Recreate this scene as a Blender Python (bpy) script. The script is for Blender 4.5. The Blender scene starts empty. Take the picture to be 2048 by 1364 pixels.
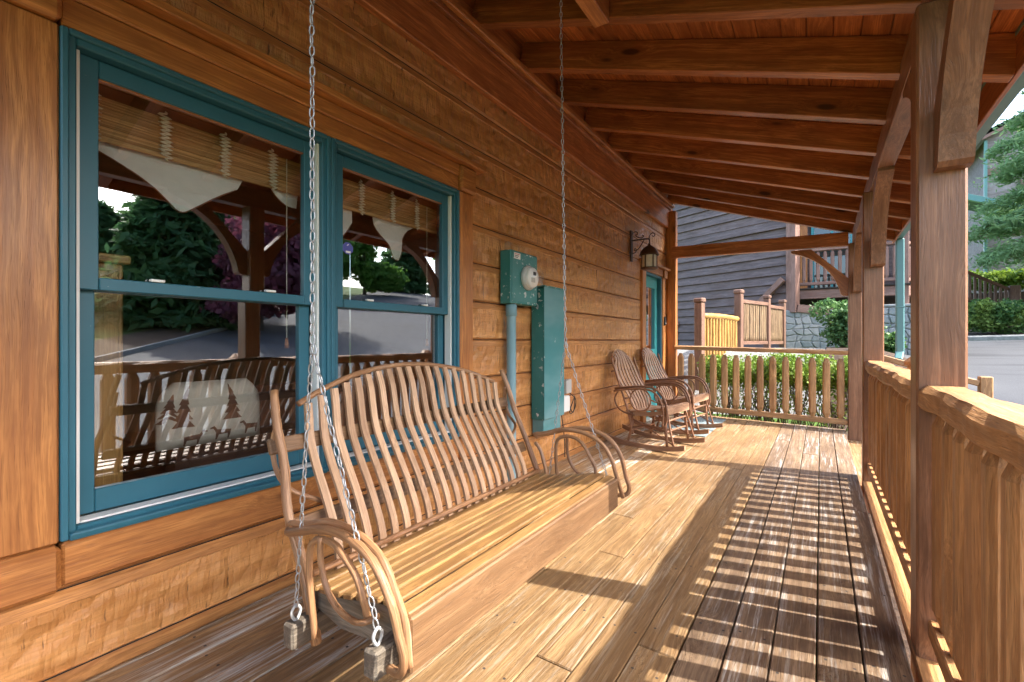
import bpy, math, random
from mathutils import Vector, Matrix
import numpy as np

sc = bpy.context.scene
col = sc.collection
R = random.Random(11)
rad = math.radians

# ------------------------------------------------------------------ camera
cam_d = bpy.data.cameras.new('camera')
cam = bpy.data.objects.new('camera', cam_d)
col.objects.link(cam)
cam.location = (2.0, 0.0, 1.10)
cam.rotation_euler = (rad(90), 0, rad(33.36))
cam_d.sensor_width = 36.0
cam_d.lens = 16.47
cam_d.clip_start = 0.02
cam_d.clip_end = 600
sc.camera = cam

# ------------------------------------------------------------------ sky, sun, exposure
SUN = Vector((1.03, 0.27, 1.0)).normalized()
world = bpy.data.worlds.new('World')
sc.world = world
world.use_nodes = True
wn = world.node_tree.nodes
sky = wn.new('ShaderNodeTexSky')
sky.sky_type = 'NISHITA'
sky.sun_disc = False
sky.sun_elevation = math.asin(SUN.z)
sky.sun_rotation = math.atan2(SUN.x, SUN.y)
sky.air_density = 1.0
sky.dust_density = 3.0
world.node_tree.links.new(sky.outputs[0], wn['Background'].inputs[0])
wn['Background'].inputs[1].default_value = 0.15
sun_d = bpy.data.lights.new('sun', 'SUN')
sun_d.energy = 2.0
sun_d.angle = rad(0.53)
sun_d.color = (1.0, 0.95, 0.87)
sun = bpy.data.objects.new('sun', sun_d)
sun.rotation_euler = SUN.to_track_quat('Z', 'Y').to_euler()
sun.location = (20, 5, 20)
col.objects.link(sun)
sc.view_settings.view_transform = 'Standard'
sc.view_settings.look = 'None'
sc.view_settings.exposure = 2.66
sc.view_settings.gamma = 1.0
sc.render.engine = 'CYCLES'
cy = sc.cycles
cy.use_denoising = True
cy.max_bounces = 10
cy.diffuse_bounces = 6
cy.glossy_bounces = 4
cy.transparent_max_bounces = 12
cy.caustics_reflective = False
cy.caustics_refractive = False
cy.sample_clamp_indirect = 8.0

# ------------------------------------------------------------------ object helpers
WM = {}
def link(o, parent=None, world=None):
    w = world if world is not None else Matrix.Identity(4)
    col.objects.link(o)
    if parent is not None:
        o.parent = parent
        o.matrix_basis = WM[parent.name].inverted() @ w
    else:
        o.matrix_basis = w
    WM[o.name] = w
    return o
def tag(o, label=None, cat=None, group=None, kind=None):
    if label: o['label'] = label
    if cat: o['category'] = cat
    if group: o['group'] = group
    if kind: o['kind'] = kind
    return o
def thing(name, label, cat, loc=(0, 0, 0), group=None, kind=None, rotz=0.0):
    o = bpy.data.objects.new(name, None)
    o.empty_display_size = 0.1
    link(o, None, Matrix.Translation(loc) @ Matrix.Rotation(rotz, 4, 'Z'))
    return tag(o, label, cat, group, kind)
def part(name, parent, loc=None):
    o = bpy.data.objects.new(name, None)
    o.empty_display_size = 0.05
    w = Matrix.Translation(loc) if loc is not None else WM[parent.name].copy()
    return link(o, parent, w)
def mesh(name, verts, faces, mat=None, smooth=False, uvs=None):
    me = bpy.data.meshes.new(name)
    me.from_pydata([tuple(v) for v in verts], [], [tuple(f) for f in faces])
    if uvs is not None:
        l = me.uv_layers.new(name='UVMap')
        flat = []
        for f in uvs:
            for uv in f: flat += [uv[0], uv[1]]
        l.data.foreach_set('uv', flat)
    if smooth:
        me.polygons.foreach_set('use_smooth', [True] * len(me.polygons))
    if mat: me.materials.append(mat)
    me.update()
    return me
def obj(name, me, parent=None, world=None):
    return link(bpy.data.objects.new(name, me), parent, world)
def mobj(name, verts, faces, mat, parent=None, world=None, smooth=False, uvs=None):
    return obj(name, mesh(name, verts, faces, mat, smooth, uvs), parent, world)
def T(*a): return Matrix.Translation(Vector(a))
def frame(o, x, y):
    x = Vector(x).normalized(); z = x.cross(Vector(y)).normalized(); y = z.cross(x)
    m = Matrix((x, y, z)).transposed().to_4x4()
    m.translation = Vector(o)
    return m

CACHE = {}
def cbox_data(L, w, t, ch):
    hx, hy, hz = L / 2, w / 2, t / 2
    ch = min(ch, hx * .45, hy * .45, hz * .45)
    vs, idx = [], {}
    for sx in (-1, 1):
        for sy in (-1, 1):
            for sz in (-1, 1):
                for a in range(3):
                    p = [sx * (hx - ch), sy * (hy - ch), sz * (hz - ch)]
                    p[a] = (sx * hx, sy * hy, sz * hz)[a]
                    idx[(sx, sy, sz, a)] = len(vs); vs.append(p)
    fs = []
    def add(ids):
        a, b, c = (Vector(vs[i]) for i in ids[:3])
        n = (b - a).cross(c - b)
        m = sum((Vector(vs[i]) for i in ids), Vector()) / len(ids)
        fs.append(ids if n.dot(m) > 0 else ids[::-1])
    for a in range(3):
        b, c = [k for k in range(3) if k != a]
        for s in (-1, 1):
            ids = []
            for sb, s2 in ((-1, -1), (1, -1), (1, 1), (-1, 1)):
                k = [0, 0, 0]; k[a] = s; k[b] = sb; k[c] = s2
                ids.append(idx[(k[0], k[1], k[2], a)])
            add(ids)
        for sb in (-1, 1):
            for s2 in (-1, 1):
                k = [0, 0, 0]; k[b] = sb; k[c] = s2
                k0 = list(k); k0[a] = -1; k1 = list(k); k1[a] = 1
                add([idx[(*k0, b)], idx[(*k1, b)], idx[(*k1, c)], idx[(*k0, c)]])
    for sx in (-1, 1):
        for sy in (-1, 1):
            for sz in (-1, 1):
                add([idx[(sx, sy, sz, a)] for a in range(3)])
    return vs, fs
def cbox_mesh(L, w, t, ch, mat):
    key = (round(L, 4), round(w, 4), round(t, 4), round(ch, 4), mat.name)
    if key not in CACHE:
        vs, fs = cbox_data(L, w, t, ch)
        CACHE[key] = mesh('board', vs, fs, mat)
    return CACHE[key]
def plank(name, p0, p1, w, t, mat, parent=None, side=None, ch=0.003):
    """board from p0 to p1: grain along local x, w across `side`, t in the third direction"""
    p0, p1 = Vector(p0), Vector(p1)
    d = p1 - p0
    if side is None:
        side = (0, 1, 0) if abs(d.normalized().y) < .9 else (1, 0, 0)
    return obj(name, cbox_mesh(d.length, w, t, ch, mat), parent, frame((p0 + p1) / 2, d, side))
def box(name, lo, hi, mat, parent=None, grain=0, ch=0.003):
    """axis-aligned box between two corners, grain along the given world axis"""
    lo, hi = Vector(lo), Vector(hi); c = (lo + hi) / 2; s = hi - lo
    ax = [Vector((1, 0, 0)), Vector((0, 1, 0)), Vector((0, 0, 1))]
    b = (grain + 1) % 3; k = (grain + 2) % 3
    return obj(name, cbox_mesh(abs(s[grain]), abs(s[b]), abs(s[k]), ch, mat), parent, frame(c, ax[grain], ax[b]))

def smooth_path(pts, n=8):
    pts = [Vector(p) for p in pts]
    if len(pts) < 3:
        return [pts[0].lerp(pts[-1], i / n) for i in range(n + 1)]
    P = [pts[0] * 2 - pts[1]] + pts + [pts[-1] * 2 - pts[-2]]
    out = []
    for i in range(1, len(P) - 2):
        a, b, c, d = P[i - 1:i + 3]
        for k in range(n):
            t = k / n
            out.append(.5 * ((2 * b) + (c - a) * t + (2 * a - 5 * b + 4 * c - d) * t * t + (3 * b - a - 3 * c + d) * t ** 3))
    out.append(pts[-1])
    return out
def tube_data(path, r, sides=8, closed=False, wob=0.0, seed=0, cap=True):
    """r: float or function of 0..1"""
    rr = random.Random(seed)
    n = len(path)
    fr = r if callable(r) else (lambda t: r)
    vs, fs, uv = [], [], []
    tan = []
    for i in range(n):
        a = path[(i - 1) % n] if (closed or i > 0) else path[i]
        b = path[(i + 1) % n] if (closed or i < n - 1) else path[i]
        tan.append((b - a).normalized())
    up = Vector((0, 0, 1)) if abs(tan[0].z) < .9 else Vector((1, 0, 0))
    nrm = (up - tan[0] * up.dot(tan[0])).normalized()
    L = 0; ls = []
    for i in range(n):
        if i: L += (path[i] - path[i - 1]).length
        ls.append(L)
        nrm = (nrm - tan[i] * nrm.dot(tan[i])).normalized()
        bi = tan[i].cross(nrm)
        for k in range(sides):
            a = 2 * math.pi * k / sides
            q = fr(i / max(1, n - 1)) * (1 + wob * (rr.random() - .5) * 2)
            vs.append(path[i] + nrm * math.cos(a) * q + bi * math.sin(a) * q)
    m = n if closed else n - 1
    circ = 2 * math.pi * fr(.5)
    for i in range(m):
        j = (i + 1) % n
        for k in range(sides):
            k2 = (k + 1) % sides
            fs.append((i * sides + k, i * sides + k2, j * sides + k2, j * sides + k))
            u0, u1 = ls[i], ls[j] if j > i else ls[i] + .02
            v0, v1 = circ * k / sides, circ * (k + 1) / sides
            uv.append(((u0, v0), (u0, v1), (u1, v1), (u1, v0)))
    if not closed and cap:
        fs.append(tuple(range(sides))[::-1]); uv.append(((0, 0),) * sides)
        b = (n - 1) * sides
        fs.append(tuple(b + k for k in range(sides))); uv.append(((0, 0),) * sides)
    return vs, fs, uv
def tube(name, pts, r, mat, parent=None, sides=8, n=8, closed=False, wob=0.0, seed=0, world=None):
    path = smooth_path(pts, n) if n else [Vector(p) for p in pts]
    if closed and n:
        m = len(pts); P = [Vector(p) for p in pts]; path = []
        for i in range(m):
            a, b, c, d = P[(i - 1) % m], P[i], P[(i + 1) % m], P[(i + 2) % m]
            for k in range(n):
                t = k / n
                path.append(.5 * ((2 * b) + (c - a) * t + (2 * a - 5 * b + 4 * c - d) * t * t + (3 * b - a - 3 * c + d) * t ** 3))
    vs, fs, uv = tube_data(path, r, sides, closed, wob, seed)
    return mobj(name, vs, fs, mat, parent, world, True, uv)
def prism(name, outline, t, mat, parent=None, world=None):
    """2D outline in local xz, thickness t along local y"""
    n = len(outline)
    vs = [(x, -t / 2, z) for x, z in outline] + [(x, t / 2, z) for x, z in outline]
    area = sum(outline[i][0] * outline[(i + 1) % n][1] - outline[(i + 1) % n][0] * outline[i][1] for i in range(n))
    f0 = tuple(range(n)); f1 = tuple(range(n, 2 * n))[::-1]
    sd = [((i + 1) % n, i, i + n, (i + 1) % n + n) for i in range(n)]
    if area < 0:
        f0, f1 = f0[::-1], f1[::-1]; sd = [s[::-1] for s in sd]
    return mobj(name, vs, [f0, f1] + sd, mat, parent, world)
def lathe(name, prof, mat, parent=None, world=None, seg=16, smooth=True):
    vs, fs = [], []
    for r, z in prof:
        for k in range(seg):
            a = 2 * math.pi * k / seg
            vs.append((r * math.cos(a), r * math.sin(a), z))
    for i in range(len(prof) - 1):
        for k in range(seg):
            k2 = (k + 1) % seg
            fs.append((i * seg + k, i * seg + k2, (i + 1) * seg + k2, (i + 1) * seg + k))
    return mobj(name, vs, fs, mat, parent, world, smooth)
def strip(name, path, wid, wdir, t, mat, parent=None, world=None):
    """flat bent slat: rectangle cross-section swept along path; width along wdir"""
    path = [Vector(p) for p in path]; wd = Vector(wdir).normalized()
    vs, fs, uv = [], [], []; n = len(path); L = 0; ls = []
    for i in range(n):
        if i: L += (path[i] - path[i - 1]).length
        ls.append(L)
        tn = (path[min(n - 1, i + 1)] - path[max(0, i - 1)]).normalized()
        nn = tn.cross(wd).normalized()
        for a, b in ((-1, -1), (1, -1), (1, 1), (-1, 1)):
            vs.append(path[i] + wd * a * wid / 2 + nn * b * t / 2)
    for i in range(n - 1):
        for k in range(4):
            k2 = (k + 1) % 4
            fs.append((i * 4 + k, i * 4 + k2, i * 4 + 4 + k2, i * 4 + 4 + k))
            q = (0, wid, wid + t, 2 * wid + t, 2 * wid + 2 * t)
            uv.append(((ls[i], q[k]), (ls[i], q[k + 1]), (ls[i + 1], q[k + 1]), (ls[i + 1], q[k])))
    fs.append((3, 2, 1, 0)); uv.append(((0, 0),) * 4)
    b = (n - 1) * 4
    fs.append((b, b + 1, b + 2, b + 3)); uv.append(((0, 0),) * 4)
    return mobj(name, vs, fs, mat, parent, world, False, uv)

# ------------------------------------------------------------------ material helpers
class NT:
    def __init__(s, name):
        s.m = bpy.data.materials.new(name); s.m.use_nodes = True
        s.t = s.m.node_tree; s.b = s.t.nodes['Principled BSDF']; s.out = s.t.nodes['Material Output']
    def n(s, typ, **kw):
        nd = s.t.nodes.new(typ)
        for k, v in kw.items():
            if k.startswith('i_'): nd.inputs[int(k[2:]) if k[2:].isdigit() else k[2:].replace('_', ' ')].default_value = v
            else: setattr(nd, k, v)
        return nd
    def l(s, a, b): s.t.links.new(a, b)
    def math(s, op, a, b=None, c=None, clamp=False):
        nd = s.t.nodes.new('ShaderNodeMath'); nd.operation = op; nd.use_clamp = clamp
        for i, v in enumerate((a, b, c)):
            if v is None: continue
            if isinstance(v, (int, float)): nd.inputs[i].default_value = v
            else: s.l(v, nd.inputs[i])
        return nd.outputs[0]
    def vmul(s, v, k):
        nd = s.t.nodes.new('ShaderNodeVectorMath'); nd.operation = 'MULTIPLY'
        s.l(v, nd.inputs[0]); nd.inputs[1].default_value = k
        return nd.outputs[0]
    def vadd(s, a, b):
        nd = s.t.nodes.new('ShaderNodeVectorMath'); nd.operation = 'ADD'
        s.l(a, nd.inputs[0]); s.l(b, nd.inputs[1]) if not isinstance(b, tuple) else setattr(nd.inputs[1], 'default_value', b)
        return nd.outputs[0]
    def noise(s, v, scale=1.0, detail=3.0, rough=.55, dist=0.0, out=0):
        nd = s.t.nodes.new('ShaderNodeTexNoise')
        if v is not None: s.l(v, nd.inputs['Vector'])
        nd.inputs['Scale'].default_value = scale; nd.inputs['Detail'].default_value = detail
        nd.inputs['Roughness'].default_value = rough; nd.inputs['Distortion'].default_value = dist
        return nd.outputs[out]
    def vor(s, v, scale=1.0, feature='F1', out='Distance', rnd=1.0):
        nd = s.t.nodes.new('ShaderNodeTexVoronoi'); nd.feature = feature
        if v is not None: s.l(v, nd.inputs['Vector'])
        nd.inputs['Scale'].default_value = scale; nd.inputs['Randomness'].default_value = rnd
        return nd.outputs[out]
    def ss(s, x, a, b):
        nd = s.t.nodes.new('ShaderNodeMapRange'); nd.interpolation_type = 'SMOOTHSTEP'
        s.l(x, nd.inputs[0]); nd.inputs[1].default_value = a; nd.inputs[2].default_value = b
        return nd.outputs[0]
    def mix(s, f, a, b, mode='MIX'):
        nd = s.t.nodes.new('ShaderNodeMix'); nd.data_type = 'RGBA'; nd.blend_type = mode
        for k, v in ((0, f), (6, a), (7, b)):
            if isinstance(v, (int, float)): nd.inputs[k].default_value = v
            elif isinstance(v, tuple): nd.inputs[k].default_value = (*v, 1) if len(v) == 3 else v
            else: s.l(v, nd.inputs[k])
        return nd.outputs[2]
    def grey(s, x):
        nd = s.t.nodes.new('ShaderNodeCombineColor')
        for i in range(3): s.l(x, nd.inputs[i])
        return nd.outputs[0]
    def bump(s, h, strength=.3, dist=.01, normal=None):
        nd = s.t.nodes.new('ShaderNodeBump'); nd.inputs['Strength'].default_value = strength; nd.inputs['Distance'].default_value = dist
        s.l(h, nd.inputs['Height'])
        if normal is not None: s.l(normal, nd.inputs['Normal'])
        return nd.outputs[0]
    def coord(s, kind='OBJECT', jitter=True):
        if kind == 'UV':
            v = s.n('ShaderNodeTexCoord').outputs['UV']
        elif kind == 'WORLD':
            return s.n('ShaderNodeNewGeometry').outputs['Position']
        else:
            v = s.n('ShaderNodeTexCoord').outputs['Object']
        if jitter:
            rnd = s.n('ShaderNodeObjectInfo').outputs['Random']
            off = s.n('ShaderNodeCombineXYZ')
            s.l(s.math('MULTIPLY', rnd, 37.0), off.inputs[0]); s.l(s.math('MULTIPLY', rnd, 91.0), off.inputs[1]); s.l(s.math('MULTIPLY', rnd, 53.0), off.inputs[2])
            v = s.vadd(v, off.outputs[0])
        return v
    def done(s, color=None, rough=.5, normal=None, spec=.4, **kw):
        if color is not None:
            if isinstance(color, tuple): s.b.inputs['Base Color'].default_value = (*color, 1)
            else: s.l(color, s.b.inputs['Base Color'])
        if isinstance(rough, (int, float)): s.b.inputs['Roughness'].default_value = rough
        else: s.l(rough, s.b.inputs['Roughness'])
        s.b.inputs['Specular IOR Level'].default_value = spec
        if normal is not None: s.l(normal, s.b.inputs['Normal'])
        for k, v in kw.items(): s.b.inputs[k.replace('_', ' ')].default_value = v
        return s.m

def wood(name, light, dark, knot=.5, rough=.5, spec=.4, bump=.25, coord='OBJECT', vary=.35, wear=None, wear_lo=.52, wear_hi=.62, gs=1.0, knotcol=None, contrast=1.0, clear=0.0, ks=1.0, screws=False):
    m = NT(name)
    v = m.coord(coord)
    sep = m.n('ShaderNodeSeparateXYZ'); m.l(v, sep.inputs[0])
    cmb = m.n('ShaderNodeCombineXYZ'); m.l(sep.outputs[0], cmb.inputs[0]); m.l(m.math('ADD', sep.outputs[1], m.math('MULTIPLY', sep.outputs[2], 1.13)), cmb.inputs[1])
    flat = cmb.outputs[0]
    warp = m.noise(m.vmul(v, (1.6, 4.5, 4.5)), 1.0, 2, out=1)
    wflat = m.vadd(flat, m.vmul(warp, (.05, .02, 0)))
    kd = m.vor(m.vmul(wflat, (1.9 * ks, 5.2 * ks, 0)), 1.0) if knot > 0 else None
    wv = m.vadd(v, m.vmul(warp, (.02, .045, .045)))
    if knot > 0:
        pull = m.n('ShaderNodeCombineXYZ'); pq = m.math('MULTIPLY', m.ss(kd, .42, .05), .035); m.l(pq, pull.inputs[1]); m.l(pq, pull.inputs[2])
        wv = m.vadd(wv, pull.outputs[0])
    band = m.noise(m.vmul(wv, (.9 * gs, 21 * gs, 21 * gs)), 1.0, 5, .65)
    fine = m.noise(m.vmul(wv, (6 * gs, 150 * gs, 150 * gs)), 1.0, 3, .65)
    mid = m.noise(m.vmul(wv, (2.2 * gs, 62 * gs, 62 * gs)), 1.0, 4, .7)
    pore = m.noise(m.vmul(wv, (9, 320, 320)), 1.0, 2, .6)
    blot = m.noise(m.vmul(v, (1.8, 5, 5)), 1.0, 4, .65)
    c = m.mix(m.ss(band, .5 - .15 / contrast, .5 + .15 / contrast), dark, light)
    c = m.mix(m.math('MULTIPLY', m.ss(mid, .54, .40), .8), c, tuple(x * .78 for x in dark))
    c = m.mix(m.math('MULTIPLY', m.ss(mid, .58, .70), .35), c, tuple(min(1, x * 1.25) for x in light))
    c = m.mix(m.ss(fine, .34, .60), m.mix(.7, c, tuple(x * .8 for x in dark)), c)
    c = m.mix(m.math('MULTIPLY', m.ss(pore, .60, .70), .45), c, tuple(x * .45 for x in dark))
    c = m.mix(m.math('MULTIPLY', m.ss(blot, .38, .68), .65), c, m.mix(1.0, c, (.62, .56, .5), 'MULTIPLY'))
    if knot > 0:
        kc = knotcol or tuple(x * .18 for x in dark)
        on = m.ss(m.noise(m.vmul(flat, (.9, 2.5, 0)), 1.0, 1), .41, .46)
        halo = m.math('MULTIPLY', m.math('MULTIPLY', m.ss(kd, .34, .10), on), knot * .6)
        c = m.mix(halo, c, tuple(x * .6 for x in dark))
        c = m.mix(m.math('MULTIPLY', m.math('MULTIPLY', m.ss(kd, .15, .085), on), knot), c, kc)
    if wear:
        wn_ = m.noise(m.vmul(v, (2.4, 60, 60)), 1.0, 6, .72)
        wm = m.math('MULTIPLY', m.ss(wn_, wear_lo, wear_hi), m.ss(m.noise(m.vmul(v, (1.3, 4, 4)), 1.0, 3), .36, .62))
        c = m.mix(wm, c, wear)
    if screws:
        so = m.n('ShaderNodeSeparateXYZ'); m.l(m.n('ShaderNodeTexCoord').outputs['Object'], so.inputs[0])
        fx = m.math('SUBTRACT', m.math('FRACT', m.math('DIVIDE', so.outputs[0], .61)), .5)
        dx = m.math('MULTIPLY', fx, .61)
        dy = m.math('SUBTRACT', m.math('ABSOLUTE', so.outputs[1]), .042)
        dd = m.math('SQRT', m.math('ADD', m.math('MULTIPLY', dx, dx), m.math('MULTIPLY', dy, dy)))
        c = m.mix(m.ss(dd, .0062, .0042), c, (.05, .04, .035))
    rnd = m.n('ShaderNodeObjectInfo').outputs['Random']
    k = m.math('ADD', m.math('MULTIPLY', m.math('FRACT', m.math('MULTIPLY', rnd, 7.31)), vary), 1 - vary * .5)
    c = m.mix(1.0, c, m.grey(k), 'MULTIPLY')
    h = m.math('ADD', m.math('MULTIPLY', fine, .7), band)
    h = m.math('ADD', h, m.math('MULTIPLY', m.ss(pore, .58, .72), -.4))
    nrm = m.bump(h, min(1, bump * 1.5), .005)
    rg = m.math('ADD', m.math('MULTIPLY', blot, .3), rough - .15)
    return m.done(c, rg, nrm, spec, Coat_Weight=clear, Coat_Roughness=.22)

def paint(name, colr, rough=.45, var=.12, chip=None, chip_lo=.66, chip_hi=.69, chip_scale=40.0, bump=.05, fade=None, metal=0.0, spec=.4):
    m = NT(name)
    v = m.coord('OBJECT')
    a = m.noise(v, 6.0, 4, .6)
    c = m.mix(a, tuple(x * (1 - var) for x in colr), tuple(min(1, x * (1 + var)) for x in colr))
    if fade: c = m.mix(m.ss(m.noise(m.vmul(v, (3, 3, 1.2)), 1.0, 3), .4, .65), c, fade)
    if chip:
        f = m.math('MULTIPLY', m.ss(m.noise(v, chip_scale, 4, .6), chip_lo, chip_hi), m.ss(m.noise(v, 5.0, 2), .4, .55))
        c = m.mix(f, c, chip)
    return m.done(c, m.math('ADD', m.math('MULTIPLY', a, .2), rough - .1), m.bump(m.noise(v, 90.0, 3), bump, .002), spec, Metallic=metal)

def foliage(name, c1, c2, c3=None, trans=.35, rough=.55):
    m = NT(name)
    isl = m.n('ShaderNodeNewGeometry').outputs['Random Per Island']
    c = m.mix(isl, c1, c2)
    if c3: c = m.mix(m.ss(m.noise(m.coord('WORLD'), .9, 2), .45, .65), c, c3)
    m.done(c, rough, None, .3)
    tr = m.n('ShaderNodeBsdfTranslucent'); m.l(c, tr.inputs[0])
    mx = m.n('ShaderNodeMixShader'); mx.inputs[0].default_value = trans
    m.l(m.b.outputs[0], mx.inputs[1]); m.l(tr.outputs[0], mx.inputs[2]); m.l(mx.outputs[0], m.out.inputs[0])
    return m.m

def glass(name, tint=(.9, .95, .95), k=1.5, add=.04, wave=.02):
    m = NT(name)
    v = m.coord('OBJECT')
    nb = m.bump(m.noise(v, 2.2, 1), wave, .02)
    fr = m.n('ShaderNodeFresnel'); fr.inputs[0].default_value = 1.5
    f = m.math('ADD', m.math('MULTIPLY', fr.outputs[0], k), add, clamp=True)
    f = m.math('MULTIPLY', f, m.math('SUBTRACT', 1.0, m.n('ShaderNodeNewGeometry').outputs['Backfacing']))
    gl = m.n('ShaderNodeBsdfGlossy'); gl.inputs['Roughness'].default_value = .0; gl.inputs[0].default_value = (.95, .97, 1, 1)
    m.l(nb, gl.inputs['Normal'])
    tr = m.n('ShaderNodeBsdfTransparent'); tr.inputs[0].default_value = (*tint, 1)
    mx = m.n('ShaderNodeMixShader'); m.l(f, mx.inputs[0]); m.l(tr.outputs[0], mx.inputs[1]); m.l(gl.outputs[0], mx.inputs[2])
    m.l(mx.outputs[0], m.out.inputs[0])
    return m.m

def plain(name, c, rough=.6, metal=0.0, spec=.4, var=.15, scale=8.0, bump=.0):
    m = NT(name)
    v = m.coord('OBJECT')
    a = m.noise(v, scale, 4, .6)
    cc = m.mix(a, tuple(x * (1 - var) for x in c), tuple(min(1, x * (1 + var)) for x in c))
    return m.done(cc, rough, m.bump(a, bump, .01) if bump else None, spec, Metallic=metal)

# ------------------------------------------------------------------ materials
M = {}
M['trim'] = wood('stained_trim', (.60, .26, .075), (.42, .155, .042), knot=.75, rough=.42, bump=.2, vary=.18, clear=.15)
M['beam'] = wood('stained_beam', (.58, .225, .07), (.34, .112, .034), knot=.95, rough=.42, bump=.2, vary=.4, clear=.15)
M['ceil'] = wood('ceiling_wood', (.62, .225, .065), (.40, .125, .035), knot=.7, rough=.5, bump=.15, vary=.45)
M['post'] = wood('post_wood', (.38, .19, .10), (.26, .12, .06), knot=.35, rough=.42, bump=.35, vary=.15, clear=.1, contrast=1.2)
M['rail'] = wood('rail_wood', (.64, .36, .155), (.43, .22, .09), knot=.4, rough=.5, bump=.4, vary=.22, wear=(.46, .33, .21), wear_lo=.55, wear_hi=.75)
M['deck'] = wood('deck_wood', (.335, .215, .102), (.235, .135, .058), knot=.35, rough=.62, bump=.55, vary=.28, wear=(.38, .325, .245), wear_lo=.48, wear_hi=.72, spec=.3, screws=True)
M['deckw'] = wood('deck_wood_worn', (.42, .26, .12), (.27, .155, .07), knot=.35, rough=.6, bump=.6, vary=.3, wear=(.46, .43, .38), wear_lo=.45, wear_hi=.60, spec=.3, screws=True)
M['deckg'] = wood('deck_wood_grey', (.30, .205, .125), (.19, .12, .072), knot=.35, rough=.6, bump=.6, vary=.25, wear=(.44, .42, .39), wear_lo=.48, wear_hi=.66, spec=.3, screws=True)
M['seat'] = wood('swing_seat_wood', (.37, .22, .082), (.23, .12, .042), knot=.2, rough=.45, bump=.3, vary=.2, clear=.15)
M['slat'] = wood('swing_slat_wood', (.60, .40, .245), (.47, .285, .165), knot=.1, rough=.5, bump=.25, vary=.2, coord='UV', gs=1.4)
M['apron'] = wood('swing_apron_wood', (.235, .135, .066), (.185, .098, .045), knot=.25, rough=.5, bump=.3, vary=.1)
M['stick'] = wood('bark_stick', (.50, .275, .13), (.30, .15, .07), knot=.8, rough=.45, bump=.5, vary=.2, coord='UV', gs=1.0, wear=(.42, .33, .25), wear_lo=.55, wear_hi=.7)
M['chair'] = wood('chair_stick', (.42, .22, .12), (.25, .12, .065), knot=.5, rough=.5, bump=.4, vary=.25, coord='UV')
M['cslat'] = wood('chair_slat_wood', (.52, .33, .205), (.39, .225, .135), knot=.1, rough=.5, bump=.25, vary=.2, coord='UV')
M['grey'] = wood('weathered_block', (.24, .20, .15), (.13, .105, .08), knot=.2, rough=.7, bump=.5, vary=.1)
M['pine'] = wood('pine_wood', (.60, .36, .12), (.46, .24, .07), knot=.4, rough=.4, bump=.1, vary=.1)
M['log'] = wood('yellow_log', (.58, .36, .10), (.38, .20, .05), knot=.3, rough=.5, bump=.4, vary=.25, coord='UV')
M['fence'] = wood('fence_wood', (.26, .145, .095), (.17, .09, .06), knot=.3, rough=.6, bump=.3, vary=.15)
M['pick'] = wood('fence_picket_wood', (.40, .28, .15), (.24, .15, .08), knot=.3, rough=.6, bump=.3, vary=.3, coord='UV')
M['lap'] = wood('neighbour_siding', (.185, .135, .125), (.115, .08, .072), knot=.15, rough=.6, bump=.5, vary=.18, gs=.6)
M['nbeam'] = wood('neighbour_beam', (.30, .175, .13), (.22, .12, .09), knot=.2, rough=.6, bump=.2, vary=.12)
M['teal'] = paint('teal_paint', (.028, .125, .175), rough=.38, var=.12, chip=(.5, .5, .48), chip_lo=.74, chip_hi=.76)
M['teal2'] = paint('teal_box_paint', (.028, .17, .165), rough=.4, var=.12, chip=(.55, .56, .55), chip_lo=.60, chip_hi=.63, chip_scale=26.0, fade=(.05, .20, .20))
M['teal3'] = paint('teal_faded_paint', (.045, .20, .215), rough=.45, var=.15, chip=(.45, .5, .5), chip_lo=.68, chip_hi=.71, chip_scale=22.0, fade=(.12, .27, .29))
M['doorteal'] = paint('door_teal_paint', (.04, .26, .27), rough=.4, var=.08)
M['conduit'] = paint('conduit_paint', (.16, .30, .35), rough=.5, var=.15, fade=(.24, .35, .38))
M['gutter'] = paint('gutter_green', (.12, .255, .225), rough=.35, var=.08)
M['spout'] = paint('downspout_teal', (.10, .22, .22), rough=.35, var=.1)
M['white'] = plain('white_vinyl', (.75, .75, .72), .4, var=.05)
M['plastic'] = plain('grey_plastic', (.42, .42, .40), .5, var=.1)
M['cloth'] = plain('white_cloth', (.86, .85, .82), .85, var=.06, scale=30, bump=.2)
M['piping'] = plain('brown_piping', (.16, .05, .025), .8)
M['bamboo'] = wood('bamboo_strips', (.88, .58, .27), (.66, .38, .15), knot=0, rough=.5, bump=.2, vary=.5)
M['string'] = plain('jute_string', (.85, .78, .60), .8)
M['chain'] = plain('galvanised_steel', (.40, .41, .42), .48, metal=.7, var=.15, scale=40)
M['darkmetal'] = plain('rust_brown_metal', (.10, .055, .04), .45, metal=.4, var=.3, scale=20)
M['black'] = plain('black_plastic', (.015, .015, .016), .4)
M['wire'] = plain('black_cable', (.02, .022, .025), .5)
M['frost'] = plain('seeded_lamp_glass', (.62, .60, .55), .2, var=.2, scale=14)
M['pane'] = glass('window_glass', (.96, .98, .98), 3.2, .13, .012)
M['farpane'] = glass('far_window_glass', (.5, .55, .55), 1.3, .03, .0)
M['meterglass'] = glass('meter_glass', (.97, .98, .98), 1.0, .02, .0)
M['room'] = plain('room_wall', (.20, .135, .075), .7)
M['roomfloor'] = plain('room_floor', (.16, .09, .045), .5)
M['sofa'] = plain('brown_upholstery', (.06, .03, .02), .8)
M['cush'] = plain('cream_cushion', (.50, .44, .36), .85, scale=30)
M['print'] = plain('brown_print', (.11, .05, .03), .85)
M['sticker'] = plain('blue_sticker', (.08, .09, .35), .5)
M['paper'] = plain('white_label', (.75, .74, .72), .6, var=.05)
M['redpaper'] = plain('red_print', (.5, .08, .06), .6)
M['rug'] = plain('teal_doormat', (.20, .255, .265), .95, scale=160, bump=.5, var=.35)
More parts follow.
